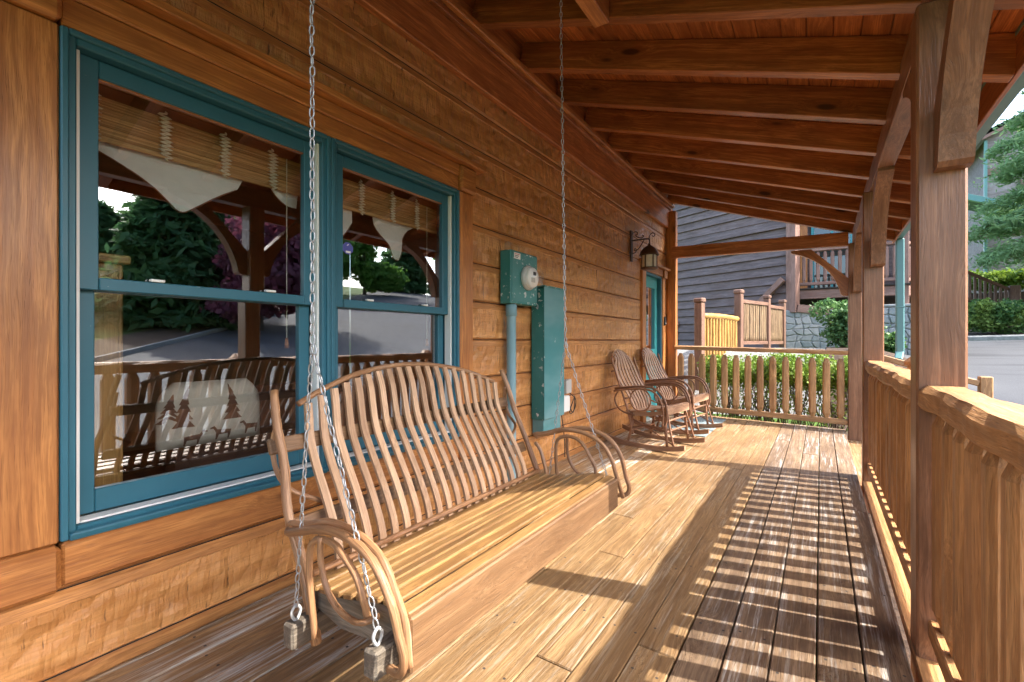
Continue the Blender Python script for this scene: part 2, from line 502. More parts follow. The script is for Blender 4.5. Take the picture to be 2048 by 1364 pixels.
M['shingle'] = plain('green_shingle', (.10, .155, .12), .85, scale=25, var=.35, bump=.3)
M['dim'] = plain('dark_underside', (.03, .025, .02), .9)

def hewn_mat():
    m = NT('hewn_siding')
    v = m.coord('OBJECT')
    warp = m.noise(m.vmul(v, (1.5, 4, 4)), 1.0, 2, out=1)
    wv = m.vadd(v, m.vmul(warp, (.03, .04, .04)))
    band = m.noise(m.vmul(wv, (1.1, 15, 15)), 1.0, 4, .6)
    fine = m.noise(m.vmul(wv, (6, 110, 110)), 1.0, 3, .6)
    c = m.mix(m.ss(band, .33, .67), (.46, .195, .058), (.65, .315, .108))
    c = m.mix(m.ss(fine, .3, .6), m.mix(.4, c, (.36, .155, .045)), c)
    blot = m.noise(m.vmul(v, (1.2, 3, 3)), 1.0, 4, .6)
    c = m.mix(m.ss(blot, .4, .7), c, m.mix(1.0, c, (.74, .73, .64), 'MULTIPLY'))
    # adze strokes: short cross-grain facets, each tilted its own way
    cells = m.vor(m.vmul(wv, (15, 6, 8.5)), 1.0, 'F1', 'Color')
    cd = m.vor(m.vmul(wv, (15, 6, 8.5)), 1.0, 'F1', 'Distance')
    sep = m.n('ShaderNodeSeparateColor'); m.l(cells, sep.inputs[0])
    stroke = m.noise(m.vmul(wv, (60, 14, 9)), 1.0, 3, .6)
    mask = m.ss(m.noise(m.vmul(v, (2.5, 6, 9)), 1.0, 3, .6), .36, .54)
    tick = m.math('MULTIPLY', m.ss(stroke, .62, .70), mask)
    c = m.mix(m.math('MULTIPLY', tick, .9), c, (.085, .035, .012))
    light = m.math('MULTIPLY', m.ss(m.noise(m.vmul(wv, (55, 14, 11)), 1.0, 2, .6), .66, .74), .35)
    c = m.mix(light, c, (.55, .30, .13))
    rnd = m.n('ShaderNodeObjectInfo').outputs['Random']
    k = m.math('ADD', m.math('MULTIPLY', rnd, .16), .92)
    c = m.mix(1.0, c, m.grey(k), 'MULTIPLY')
    h = m.math('ADD', m.math('MULTIPLY', sep.outputs[0], 1.15), m.math('MULTIPLY', cd, -.9))
    h = m.math('ADD', h, m.math('MULTIPLY', stroke, -.45))
    h = m.math('ADD', h, m.math('MULTIPLY', fine, .15))
    return m.done(c, .43, m.bump(h, 1.0, .024), .4, Coat_Weight=.3, Coat_Roughness=.25)
M['hewn'] = hewn_mat()
M['hewn_edge'] = wood('siding_chamfer', (.62, .29, .095), (.46, .195, .06), knot=.3, rough=.42, bump=.2, vary=.15, clear=.1)

def asphalt():
    m = NT('asphalt')
    v = m.coord('WORLD')
    a = m.noise(v, .5, 4, .6); b = m.noise(v, 60.0, 2, .6); w = m.noise(m.vmul(v, (.35, 1.6, 1)), 1.0, 3, .6)
    c = m.mix(a, (.046, .048, .052), (.095, .098, .104))
    c = m.mix(m.ss(w, .5, .7), c, (.036, .038, .042))
    c = m.mix(m.ss(b, .35, .65), m.mix(.35, c, (.03, .03, .03)), c)
    return m.done(c, .8, m.bump(b, .4, .01), .3)
M['asphalt'] = asphalt()
def ground_mat(name, c1, c2, scale, bump=.4):
    m = NT(name)
    v = m.coord('WORLD')
    a = m.noise(v, scale, 5, .7); b = m.noise(v, scale * .06, 3, .6)
    c = m.mix(m.ss(a, .3, .7), c1, c2)
    c = m.mix(m.math('MULTIPLY', b, .5), c, m.mix(1.0, c, (.6, .65, .6), 'MULTIPLY'))
    return m.done(c, .9, m.bump(a, bump, .03), .2)
M['grass'] = ground_mat('grass_ground', (.035, .075, .012), (.10, .17, .03), 14.0)
M['mulch'] = ground_mat('dark_mulch', (.035, .022, .015), (.10, .065, .045), 22.0)
M['gravel'] = ground_mat('pale_gravel', (.16, .155, .145), (.36, .35, .33), 30.0)
M['kerb'] = ground_mat('kerb_concrete', (.22, .22, .21), (.34, .34, .32), 12.0, .1)
def stone_mat():
    m = NT('field_stone')
    v = m.coord('OBJECT')
    rnd = m.n('ShaderNodeObjectInfo').outputs['Random']
    a = m.noise(v, 7.0, 5, .65)
    c = m.mix(a, (.15, .155, .15), (.42, .41, .38))
    c = m.mix(m.ss(rnd, .2, .9), c, m.mix(1.0, c, (.7, .78, .8), 'MULTIPLY'))
    return m.done(c, .85, m.bump(a, .6, .02), .3)
M['stone'] = stone_mat()
M['mortar'] = plain('stone_mortar', (.33, .33, .31), .9, scale=20)

# ------------------------------------------------------------------ terrain, road
def sp(x, w=1.5): return w * math.log1p(math.exp(max(-30, min(30, x / w))))
def sm(a, b, x):
    t = max(0, min(1, (x - a) / (b - a))); return t * t * (3 - 2 * t)
def G(x, y):
    road = -.40 + .088 * sp(y - 2.5, 1.2) + .135 * sp(x - 9, 2.0)
    bank = -.33 + 1.28 * sm(9.0, 10.9, y)
    t = sm(2.7, 4.4, x)
    return bank * (1 - t) + road * t
def road_far(x): return 19.0 if x < 12 else 19.0 + 1.1 * (x - 12)
def road_side(y): return 10.5 + .84 * max(y, -2)
def grid(name, xs, ys, zoff, mat, keep=None, kind='structure', label=None, cat=None):
    vs = [(x, y, G(x, y) + zoff) for y in ys for x in xs]
    n = len(xs); fs = []
    for j in range(len(ys) - 1):
        for i in range(n - 1):
            if keep is None or keep((xs[i] + xs[i + 1]) / 2, (ys[j] + ys[j + 1]) / 2):
                fs.append((j * n + i, j * n + i + 1, (j + 1) * n + i + 1, (j + 1) * n + i))
    o = mobj(name, vs, fs, mat, smooth=True)
    return tag(o, label, cat, None, kind)
def steps(a, b, s):
    n = max(1, int(round((b - a) / s))); return [a + (b - a) * i / n for i in range(n + 1)]
XS = [-150, -90, -50, -30, -15] + steps(-8, 8, .5) + steps(9, 45, 1) + [55, 80, 120, 200]
YS = [-120, -60, -30, -15] + steps(-8, 20, .5) + steps(21, 60, 1) + [75, 110, 160, 250]
grid('ground', XS, YS, -.06, M['grass'], label='grassy hillside around the cabins', cat='ground')
def warped(name, u0, u1, v0, v1, fn, nu, nv, zoff, mat, label, cat):
    vs, fs = [], []
    for j in range(nv + 1):
        for i in range(nu + 1):
            x, y = fn(u0 + (u1 - u0) * i / nu, v0 + (v1 - v0) * j / nv)
            vs.append((x, y, G(x, y) + zoff))
    n = nu + 1
    for j in range(nv):
        for i in range(nu): fs.append((j * n + i, j * n + i + 1, (j + 1) * n + i + 1, (j + 1) * n + i))
    o = mobj(name, vs, fs, mat, smooth=True)
    return tag(o, label, cat, None, 'structure')
def road_xy(u, v):
    # u 0..1 across, v 0..1 along: from the lot by the porch up and away along the hill
    y = -14 + v * 33
    return (3.35 + u * (road_side(y) - 3.35), y)
warped('road', 0, 1, 0, 1, road_xy, 44, 60, 0.0, M['asphalt'], 'grey asphalt drive beside the porch', 'road')
def lane_xy(u, v):
    x = 12 + v * 34
    ya, yb = road_far(x), max(19.0, (x - 10.5) / .84)
    lo = max(19.0, (x - 10.5) / .84)
    return (x, lo + (max(lo + .01, ya) - lo) * u)
warped('lane', 0, 1, 0, 1, lane_xy, 10, 60, 0.0, M['asphalt'], 'asphalt lane climbing the hill away from the porch', 'road')
# pale gravel bank behind the hedge
def bank_xy(u, v): return (-2.5 + u * 5.6, 7.75 + v * 5.6)
warped('gravel_bank', 0, 1, 0, 1, bank_xy, 30, 40, -.02, M['gravel'], 'pale gravel bank rising behind the hedge', 'gravel')
def strip_xy(u, v): return (2.1 + u * 1.3, -3 + v * 16.5)
warped('gravel_strip', 0, 1, 0, 1, strip_xy, 6, 60, .004, M['mulch'], 'bare dark soil strip along the foot of the porch', 'soil')
def bed_xy(u, v): return (3.2 + u * 12, 19.35 + v * 5.2)
warped('mulch_bed', 0, 1, 0, 1, bed_xy, 30, 16, .05, M['mulch'], 'dark mulch bed beyond the kerb', 'mulch bed')
def bed2_xy(u, v):
    y = -4 + v * 22
    return (road_side(y) + .3 + u * 2.6, y)
warped('mulch_strip', 0, 1, 0, 1, bed2_xy, 6, 40, .05, M['mulch'], 'mulch strip along the side of the drive', 'mulch bed')
def kerb(name, pts):
    vs, fs = [], []
    P = [Vector((x, y, 0)) for x, y in pts]
    for i, p in enumerate(P):
        d = (P[min(i + 1, len(P) - 1)] - P[max(0, i - 1)]).normalized(); nn = Vector((-d.y, d.x, 0))
        for s, h in ((-.07, -.1), (-.07, .10), (-.05, .125), (.07, .13), (.07, -.1)):
            q = p + nn * s; vs.append((q.x, q.y, G(q.x, q.y) + h))
    for i in range(len(P) - 1):
        for k in range(4): fs.append((i * 5 + k, i * 5 + 5 + k, i * 5 + 6 + k, i * 5 + 1 + k))
    o = mobj(name, vs, fs, M['kerb'])
    tag(o, None, None, None, 'structure'); return o
tag(kerb('kerb', [(3.5 + i * .5, 19.2) for i in range(18)] + [(12 + i, road_far(12 + i) + .2) for i in range(1, 26)]), 'concrete kerb along the far edge of the drive', 'kerb')
tag(kerb('kerb', [(road_side(-4 + i * .8) + .15, -4 + i * .8) for i in range(29)]), 'concrete kerb along the mulch strip and lawn', 'kerb')

# ------------------------------------------------------------------ deck
SL = .022
def dz(x): return -SL * x
deck = thing('deck', 'weathered plank floor of the porch', 'deck', (0, 0, 0), kind='structure')
ends = (-1.6, 7.48)
gap = .005
k = 0
x1 = 2.268
while x1 > .02:
    x0 = max(.004, x1 - .14)
    w = x1 - x0 - (gap if k < 6 else .003)
    y = ends[0]; cuts = [ends[0]]
    joints = {0: (3.93,), 1: (), 2: (1.15, 5.6), 3: (), 4: (6.2,), 5: (1.72,), 6: (4.55,), 7: (1.45, 5.2), 8: (2.35,), 9: (5.9, 2.9), 10: (3.6,), 11: (2.0, 6.3), 12: (4.4,), 13: (3.2,), 14: (5.0,), 15: (2.6,)}
    seq = [ends[0]] + sorted(joints.get(k, ())) + [ends[1] + R.uniform(-.006, .006)]
    for a, b in zip(seq, seq[1:]):
        cx = (x0 + x1) / 2 + (R.random() - .5) * .002
        zt = dz(cx) - .016 + R.uniform(-.0015, .0015)
        plank('deck_board', (cx, a + .0015, zt), (cx, b - .0015, zt), w, .032, M['deckg'] if k < 5 else (M['deckw'] if k > 11 else M['deck']), deck, side=(1, 0, -SL), ch=.004)
    x1 -= .14; k += 1
for xj in (.1, .75, 1.4, 2.05):
    box('joist', (xj - .02, -1.5, -.30), (xj + .02, 7.44, dz(xj) - .0335), M['beam'], deck, 1)
box('edge_board', (2.288, -1.5, -.095), (2.388, 4.86, -.062), M['rail'], deck, 1, .005)
box('rim_board', (.01, 7.445, -.26), (2.262, 7.475, -.085), M['beam'], deck, 0)
box('side_board', (2.225, -1.5, -.30), (2.262, 7.443, -.085), M['beam'], deck, 1)

# ------------------------------------------------------------------ cabin
cabin = thing('cabin', 'brown hand-hewn timber cabin with teal window, door and long plank wall', 'cabin', (0, 0, 0))
WY = (.443, 2.363); WZ = (.474, 2.083)
DY = (6.30, 7.10); DZ = 2.06
def siding_piece(y0, y1, z0, z1, seed, edge_top=True, edge_bot=True):
    rr = random.Random(seed)
    L, H = y1 - y0, z1 - z0
    nx = max(2, int(L / .045))
    prof = [(0.0, -.016), (.010, -.002)] + [(.012 + (H - .062) * j / 6, None) for j in range(7)] + [(H - .046, -.001), (H - .012, -.004), (H - .003, -.016)]
    vs, fs = [], []
    m = len(prof)
    tilt = [rr.uniform(-1, 1) for _ in range(nx + 2)]
    cell = {}
    for i in range(nx + 1):
        for j, (z, d) in enumerate(prof):
            if d is None:
                key = (i // 2 + (j % 3), j // 2)
                if key not in cell: cell[key] = rr.random()
                d = -.0015 - .007 * cell[key] - .003 * rr.random()
                zz = z + rr.uniform(-.004, .004)
            else:
                zz = z + (rr.uniform(-.0025, .0025) if 0 < j < m - 1 else 0)
            vs.append((L * i / nx - L / 2, -d, zz - H / 2))
    for i in range(nx):
        for j in range(m - 1):
            a = i * m + j
            fs.append((a, a + m, a + m + 1, a + 1))
    me = mesh('siding', vs, fs, M['hewn'])
    me.materials.append(M['hewn_edge'])
    for p in me.polygons:
        if (p.index % (m - 1)) in (m - 3, m - 2, 0): p.material_index = 1
    return obj('siding_board', me, cabin, Matrix(((0, -1, 0, 0), (1, 0, 0, (y0 + y1) / 2), (0, 0, 1, (z0 + z1) / 2), (0, 0, 0, 1))))
rows = [-.20 + .0] + [.045 + .2667 * k for k in range(0, 12)]
rows[0] = -.22
sid = 0
bj = {8: (2.72,), 9: (4.9,), 3: (4.4,), 5: (3.9,), 2: (5.1,), 10: (1.1, 5.6), 7: (4.7,), 4: (), 6: (2.95,)}
for k in range(len(rows) - 1):
    z0, z1 = rows[k], rows[k + 1] - .002
    spans = [(-1.6, 7.5, z0, z1)]
    for (a, b, za, zb) in ((.38, 2.43, .40, 2.14), (6.24, 7.16, -.5, 2.11)):
        new = []
        for (p, q, r_, s_) in spans:
            if r_ >= zb - .02 or s_ <= za + .02 or p >= b or q <= a: new.append((p, q, r_, s_)); continue
            if p < a: new.append((p, a, r_, s_))
            if q > b: new.append((b, q, r_, s_))
            if r_ < za - .06: new.append((max(p, a), min(q, b), r_, za))
            if s_ > zb + .06: new.append((max(p, a), min(q, b), zb, s_))
        spans = new
    for (p, q, r_, s_) in spans:
        cut = [p] + [j for j in bj.get(k, ()) if p + .3 < j < q - .3] + [q]
        for a, b in zip(cut, cut[1:]):
            siding_piece(a + .001, b - .001, r_, s_, sid); sid += 1
# solid wall behind the siding, with the openings left out
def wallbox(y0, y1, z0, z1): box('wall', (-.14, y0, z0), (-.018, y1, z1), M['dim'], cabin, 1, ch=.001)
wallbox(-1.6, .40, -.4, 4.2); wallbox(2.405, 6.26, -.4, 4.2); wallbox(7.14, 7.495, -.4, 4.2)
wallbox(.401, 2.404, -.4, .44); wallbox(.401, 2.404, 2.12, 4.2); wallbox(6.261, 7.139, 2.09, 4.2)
box('gable_wall', (-6, 7.30, -.4), (-.142, 7.498, 4.2), M['hewn_edge'], cabin, 0)
# wall beam, ledge and blocking under the rafters
plank('wall_beam', (.022, -1.6, 2.985), (.022, 7.5, 2.985), .05, .285, M['beam'], cabin, side=(1, 0, 0), ch=.006)
plank('ledge', (.035, -1.6, 3.150), (.035, 7.5, 3.150), .078, .040, M['beam'], cabin, side=(1, 0, 0), ch=.004)
plank('ledge', (.050, -1.6, 3.198), (.050, 7.5, 3.198), .108, .052, M['trim'], cabin, side=(1, 0, 0), ch=.006)
plank('frieze_board', (.004, -1.6, 3.35), (.004, 7.5, 3.35), .035, .25, M['trim'], cabin, side=(1, 0, 0))
# casings
def casing(y0, y1, z0, z1, d, grain, ch=.006, name='casing'):
    return box(name, (-.016, y0, z0), (d, y1, z1), M['trim'], cabin, grain, ch)
casing(.293, .441, .472, 2.085, .030, 2)
casing(2.365, 2.515, .472, 2.085, .030, 2)
casing(.446, 2.360, .335, .472, .034, 1, .008, 'sill_board')
casing(.446, 2.360, 2.085, 2.178, .028, 1, .004, 'head_board')
casing(.40, 2.41, 2.180, 2.252, .034, 1, .006, 'head_band')
casing(.24, 2.59, 2.254, 2.288, .088, 1, .004, 'head_ledge')
for (a, b) in ((.288, .444), (2.362, 2.522)):
    casing(a, b, .325, .470, .052, 1, .016, 'corner_block')
    casing(a, b, 2.087, 2.252, .056, 1, .014, 'corner_block')
# windows
for wi, (y0, y1) in enumerate(((WY[0], 1.402), (1.404, WY[1]))):
    win = part('window', cabin, (0, y0, WZ[0]))
    z0, z1 = WZ
    f = .040
    a0 = y0 + f; a1 = y1 - f
    for nm, lo, hi, g in (('frame_jamb', (-.13, y0, z0), (.026, y0 + f, z1), 2), ('frame_jamb', (-.13, y1 - f, z0), (.026, y1, z1), 2),
                          ('frame_head', (-.13, a0 + .0005, z1 - .042), (.026, a1 - .0005, z1), 1), ('frame_sill', (-.13, a0 + .0005, z0), (.020, a1 - .0005, z0 + .036), 1)):
        box(nm, lo, hi, M['teal'], win, g, .004)
    plank('brick_mould', (.030, y0 + .010, z0 + .002), (.030, y0 + .010, z1 - .002), .018, .020, M['teal'], win, side=(1, 0, 0), ch=.004)
    plank('brick_mould', (.030, y1 - .010, z0 + .002), (.030, y1 - .010, z1 - .002), .018, .020, M['teal'], win, side=(1, 0, 0), ch=.004)
    plank('brick_mould', (.030, y0 + .0205, z1 - .010), (.030, y1 - .0205, z1 - .010), .018, .020, M['teal'], win, side=(1, 0, 0), ch=.004)
    plank('sill_nose', (.030, y0 + .0205, z0 + .012), (.030, y1 - .0205, z0 + .012), .026, .024, M['teal'], win, side=(1, 0, -.25), ch=.004)
    zi0, zi1 = z0 + .038, z1 - .044
    zm = 1.288
    for yy in (a0 + .007, a1 - .007):
        plank('jamb_liner', (-.022, yy, zi0), (-.022, yy, zi1), .050, .012, M['white'], win, side=(1, 0, 0), ch=.001)
    plank('sill_liner', (-.02, a0 + .014, zi0 + .003), (-.02, a1 - .014, zi0 + .003), .052, .007, M['white'], win, side=(1, 0, 0), ch=.001)
    b0, b1 = a0 + .014, a1 - .014
    st = .052
    # upper sash (outer track)
    xs0, xs1 = -.052, -.016
    for nm, lo, hi, g in (('upper_stile', (xs0, b0, zm - .018), (xs1, b0 + st, zi1), 2), ('upper_stile', (xs0, b1 - st, zm - .018), (xs1, b1, zi1), 2),
                          ('upper_rail', (xs0, b0 + st + .0005, zi1 - .058), (xs1, b1 - st - .0005, zi1), 1), ('meeting_rail', (xs0, b0 + st + .0005, zm - .018), (xs1 + .004, b1 - st - .0005, zm + .024), 1)):
        box(nm, lo, hi, M['teal'], win, g, .003)
    box('glazing_bead', (xs0 + .004, b0 + st, zi1 - .063), (xs1 - .006, b1 - st, zi1 - .0585), M['trim'], win, 1, .001)
    p = box('upper_pane', (-.036, b0 + st - .004, zm + .020), (-.032, b1 - st + .004, zi1 - .052), M['pane'], win, 1, .0005)
    xs0, xs1 = -.092, -.056
    for nm, lo, hi, g in (('lower_stile', (xs0, b0, zi0 + .008), (xs1, b0 + st, zm + .018), 2), ('lower_stile', (xs0, b1 - st, zi0 + .008), (xs1, b1, zm + .018), 2),
                          ('lower_rail', (xs0, b0 + st + .0005, zi0 + .008), (xs1, b1 - st - .0005, zi0 + .085), 1), ('check_rail', (xs0, b0 + st + .0005, zm - .020), (xs1, b1 - st - .0005, zm + .018), 1)):
        box(nm, lo, hi, M['teal'], win, g, .003)
    box('lower_pane', (-.076, b0 + st - .004, zi0 + .080), (-.072, b1 - st + .004, zm - .016), M['pane'], win, 1, .0005)
    for yy in (y0 + .27, y1 - .27):
        plank('sash_lock', (-.014, yy - .022, zm + .030), (-.014, yy + .022, zm + .030), .02, .010, M['white'], win, side=(1, 0, 0))
# door
door = part('door', cabin, (0, DY[0], 0))
for (a, b) in ((6.16, 6.298), (7.105, 7.235)):
    box('casing', (-.016, a, -.02), (.030, b, DZ + .0), M['trim'], cabin, 2, .005)
box('head_board', (-.016, 6.16, DZ + .002), (.030, 7.235, DZ + .10), M['trim'], cabin, 1, .005)
box('head_ledge', (-.016, 6.10, DZ + .102), (.085, 7.31, DZ + .135), M['trim'], cabin, 1, .005)
box('corner_block', (.031, 7.10, DZ - .02), (.060, 7.25, DZ + .10), M['trim'], cabin, 1, .01)
for (a, b) in ((DY[0] + .002, DY[0] + .035), (DY[1] - .035, DY[1] - .002)):
    box('door_jamb', (-.13, a, 0), (.012, b, DZ - .002), M['teal'], door, 2)
box('door_head', (-.13, DY[0] + .036, DZ - .035), (.012, DY[1] - .036, DZ - .002), M['teal'], door, 1)
dy0, dy1 = DY[0] + .037, DY[1] - .037
xd0, xd1 = -.085, -.045
box('door_stile', (xd0, dy0, .02), (xd1, dy0 + .12, DZ - .037), M['doorteal'], door, 2)
box('door_stile', (xd0, dy1 - .12, .02), (xd1, dy1, DZ - .037), M['doorteal'], door, 2)
for (a, b) in ((.02, .22), (.80, .98), (DZ - .19, DZ - .037)):
    box('door_rail', (xd0, dy0 + .1205, a), (xd1, dy1 - .1205, b), M['doorteal'], door, 1)
box('door_panel', (xd0 + .01, dy0 + .12, .21), (xd1 - .012, dy1 - .12, .81), M['doorteal'], door, 2)
box('door_pane', (-.068, dy0 + .118, .97), (-.063, dy1 - .118, DZ - .185), M['pane'], door, 2)
lathe('door_knob', [(0, .055), (.026, .05), (.03, .035), (.012, .02), (.012, 0), (.03, 0)], M['chain'], door, frame((-.045, dy0 + .06, .95), (0, 1, 0), (0, 0, 1)), 12)
box('threshold', (-.13, DY[0], -.03), (.03, DY[1], .018), M['plastic'], door, 1)
# corner trim and wall post at the end of the porch
box('corner_board', (.0005, 7.385, -.2), (.022, 7.497, 2.84), M['trim'], cabin, 2)

# room behind the glass
room = part('room', cabin, (0, 0, 0))
box('room_floor', (-4.5, -.5, .02), (-.145, 5, .06), M['roomfloor'], room, 1)
box('room_ceiling', (-4.5, -.5, 2.6), (-.145, 5, 2.66), M['room'], room, 1)
box('room_back', (-4.55, -.5, 0), (-4.5, 5, 2.7), M['room'], room, 1)
box('room_side', (-4.5, -.55, 0), (-.145, -.5, 2.7), M['room'], room, 0)
box('room_side', (-4.5, 5, 0), (-.145, 5.05, 2.7), M['room'], room, 0)

# ------------------------------------------------------------------ porch roof
roof = thing('porch_roof', 'open timber porch roof of dark rafters under plank ceiling, green gutter outside', 'roof', (0, 0, 2.4))
def rz(x): return 3.232 - (x - .05) / 3.0
sl = Vector((1, 0, -1 / 3)).normalized(); up = Vector((1 / 3, 0, 1)).normalized()
RY = [2.53 + .605 * k for k in range(-3, 9)]
XE = 2.78
for y in RY:
    a = Vector((.012, y, rz(.012))) + up * .095; b = Vector((XE - .03, y, rz(XE - .03))) + up * .095
    plank('rafter', a, b, .078, .19, M['beam'], roof, side=(0, 1, 0), ch=.004)
s = -.072
base = Vector((.0, 0, rz(0))) + up * (.192 + .010)
Ltot = (XE - .03) / sl.x
while s < Ltot:
    w = min(.128, Ltot - s)
    c = base + sl * (s + w / 2)
    plank('ceiling_board', (c.x, -2.4, c.z), (c.x, 7.62, c.z), w - .003, .019, M['ceil'], roof, side=tuple(sl), ch=.004)
    s += .128
c0 = base + up * .030
plank('roof_deck', tuple(Vector((c0.x - .05, 2.63, c0.z)) - sl * 0), tuple(Vector((c0.x, 2.63, c0.z)) + sl * (Ltot + .02)), 10.05, .035, M['shingle'], roof, side=(0, 1, 0))
zb = 2.34
plank('eave_beam', (2.39, -2.4, zb + .09), (2.39, 7.46, zb + .09), .098, .18, M['post'], roof, side=(1, 0, 0), ch=.006)
# gutter along the eave
ex, ez = XE, rz(XE)
plank('fascia', (XE - .012, -2.4, ez + .115), (XE - .012, 7.62, ez + .115), .022, .20, M['beam'], roof, side=(1, 0, 0))
gp = [(0, .0), (.006, .0), (.006, -.115), (.075, -.118), (.098, -.06), (.118, -.045), (.118, .0), (.112, .0), (.112, -.04), (.092, -.055), (.070, -.112), (.012, -.109), (.012, .004), (0, .004)]
n = len(gp); vs = []
for y in (-2.4, 7.70):
    for (a, b) in gp: vs.append((XE + .001 + a, y, ez + .175 + b))
fs = [(i, (i + 1) % n, n + (i + 1) % n, n + i) for i in range(n)] + [tuple(range(n))[::-1], tuple(range(n, 2 * n))]
gut = mobj('gutter', vs, fs, M['gutter'], roof)
plank('drip_edge', (XE + .004, -2.4, ez + .215), (XE + .004, 7.63, ez + .215), .06, .05, M['gutter'], roof, side=(1, 0, 0))
dsx, dsy = XE + .055, 7.60
plank('downspout', (dsx, dsy, .95), (dsx, dsy, ez + .065), .085, .065, M['spout'], gut, side=(1, 0, 0), ch=.012)
plank('downspout_elbow', (dsx + .004, dsy + .02, .98), (dsx - .03, dsy - .10, .86), .083, .063, M['spout'], gut, side=(1, 0, 0), ch=.012)
plank('downspout_strap', (dsx, dsy, 1.52), (dsx, dsy, 1.535), .092, .072, M['spout'], gut, side=(1, 0, 0))
# support for the swing between two rafters
for (y0_, y1_) in ((RY[2] + .041, RY[3] - .041), (RY[0] + .041, RY[1] - .041)):
    plank('swing_block', (.97, y0_, 2.975), (.97, y1_, 2.975), .088, .19, M['trim'], roof, side=(1, 0, 0), ch=.004)

# ------------------------------------------------------------------ posts, braces, tie beam
def brace_outline(n=10):
    pts = [(0, 1.93), (0, 1.71), (.055, 1.71)]
    a, c, b = Vector((.075, 1.725)), Vector((.16, 2.155)), Vector((.60, 2.30))
    for i in range(n + 1):
        t = i / n; p = a * (1 - t) ** 2 + c * 2 * t * (1 - t) + b * t * t
        pts.append((p.x, p.y))
    pts += [(.625, 2.315), (.625, 2.339), (.40, 2.339)]
    return [(x, z - 1.71) for x, z in pts][::-1]
PY = (2.26, 4.87, 7.29)
PX = 2.295
desc = ('square brown porch post nearest the camera, with curved braces', 'square brown porch post in the middle of the long railing', 'square brown post at the far corner where the two railings meet')
BO = brace_outline()
BR = Matrix.Rotation(-rad(45), 4, 'Y')
BOR = [((BR.inverted() @ Vector((x, 0, z))).x, (BR.inverted() @ Vector((x, 0, z))).z) for x, z in BO]
for i, y in enumerate(PY):
    p = thing('porch_post', desc[i], 'post', (PX + .07, y + .07, dz(2.36)), 'porch posts')
    box('shaft', (PX, y, dz(2.36) - .3), (PX + .14, y + .14, zb - .0005), M['post'], p, 2, .008)
    for s_ in (-1, 1):
        if i == 2 and s_ == 1: continue
        yy = y if s_ < 0 else y + .14
        m = Matrix(((0, -1, 0, 2.39), (s_, 0, 0, yy), (0, 0, 1, 1.71), (0, 0, 0, 1)))
        if s_ > 0: m = Matrix(((0, 1, 0, 2.39), (1, 0, 0, yy), (0, 0, 1, 1.71), (0, 0, 0, 1)))
        b = prism('brace', BOR, .095, M['post'], p, m @ BR)
    if i == 2:
        m = Matrix(((-1, 0, 0, PX), (0, -1, 0, y + .07), (0, 0, 1, 1.70 - .02), (0, 0, 0, 1)))
        prism('brace', BOR, .085, M['beam'], p, m @ BR)
        plank('tie_beam', (.10, y + .07, 2.452), (PX + .002, y + .07, 2.402), .09, .172, M['beam'], p, side=(0, 1, 0), ch=.006)
        box('wall_post', (.024, y + .08, -.1), (.148, y + .19, 3.1), M['trim'], p, 2, .006)

# ------------------------------------------------------------------ railings
def baluster_mesh(h, a=.041):
    secs = [(0, .55), (.012, .58), (.062, 1.0), (h - .062, 1.0), (h - .012, .58), (h, .55)]
    vs, fs = [], []
    for z, k in secs:
        q = a * k; c = q * .42
        for x, y in ((q, -q + c), (q, q - c), (q - c, q), (-q + c, q), (-q, q - c), (-q, -q + c), (-q + c, -q), (q - c, -q)):
            vs.append((z - h / 2, x, y))
    for i in range(len(secs) - 1):
        for k_ in range(8):
            k2 = (k_ + 1) % 8
            fs.append((i * 8 + k_, i * 8 + k2, i * 8 + 8 + k2, i * 8 + 8 + k_))
    fs.append(tuple(range(8))[::-1]); fs.append(tuple(40 + k_ for k_ in range(8)))
    return mesh('baluster', vs, fs, M['rail'])
def hewn_rail(name, p0, p1, w, t, mat, parent, seed, side):
    rr = random.Random(seed)
    p0, p1 = Vector(p0), Vector(p1); L = (p1 - p0).length
    n = max(6, int(L / .07))
    sec = [(-.5, -.32), (-.40, -.5), (.40, -.5), (.5, -.32), (.5, .28), (.36, .5), (-.36, .5), (-.5, .28)]
    vs, fs = [], []
    off = [[0, 0] for _ in sec]
    for i in range(n + 1):
        for q, (a, b) in enumerate(sec):
            off[q][0] = off[q][0] * .75 + rr.uniform(-.0025, .0025); off[q][1] = off[q][1] * .75 + rr.uniform(-.002, .002)
            wv = .006 * math.sin(i * .55 + seed) + .004 * math.sin(i * 1.3 + q)
            vs.append((L * i / n - L / 2, a * w + off[q][0] + wv * (1 if a > 0 else -1), b * t + off[q][1]))
    m = len(sec)
    for i in range(n):
        for k_ in range(m):
            k2 = (k_ + 1) % m
            fs.append((i * m + k_, i * m + k2, i * m + m + k2, i * m + m + k_))
    fs.append(tuple(range(m))[::-1]); fs.append(tuple(n * m + k_ for k_ in range(m)))
    return mobj(name, vs, fs, mat, parent, frame((p0 + p1) / 2, p1 - p0, side))
BH = .775
bal_me = baluster_mesh(BH)
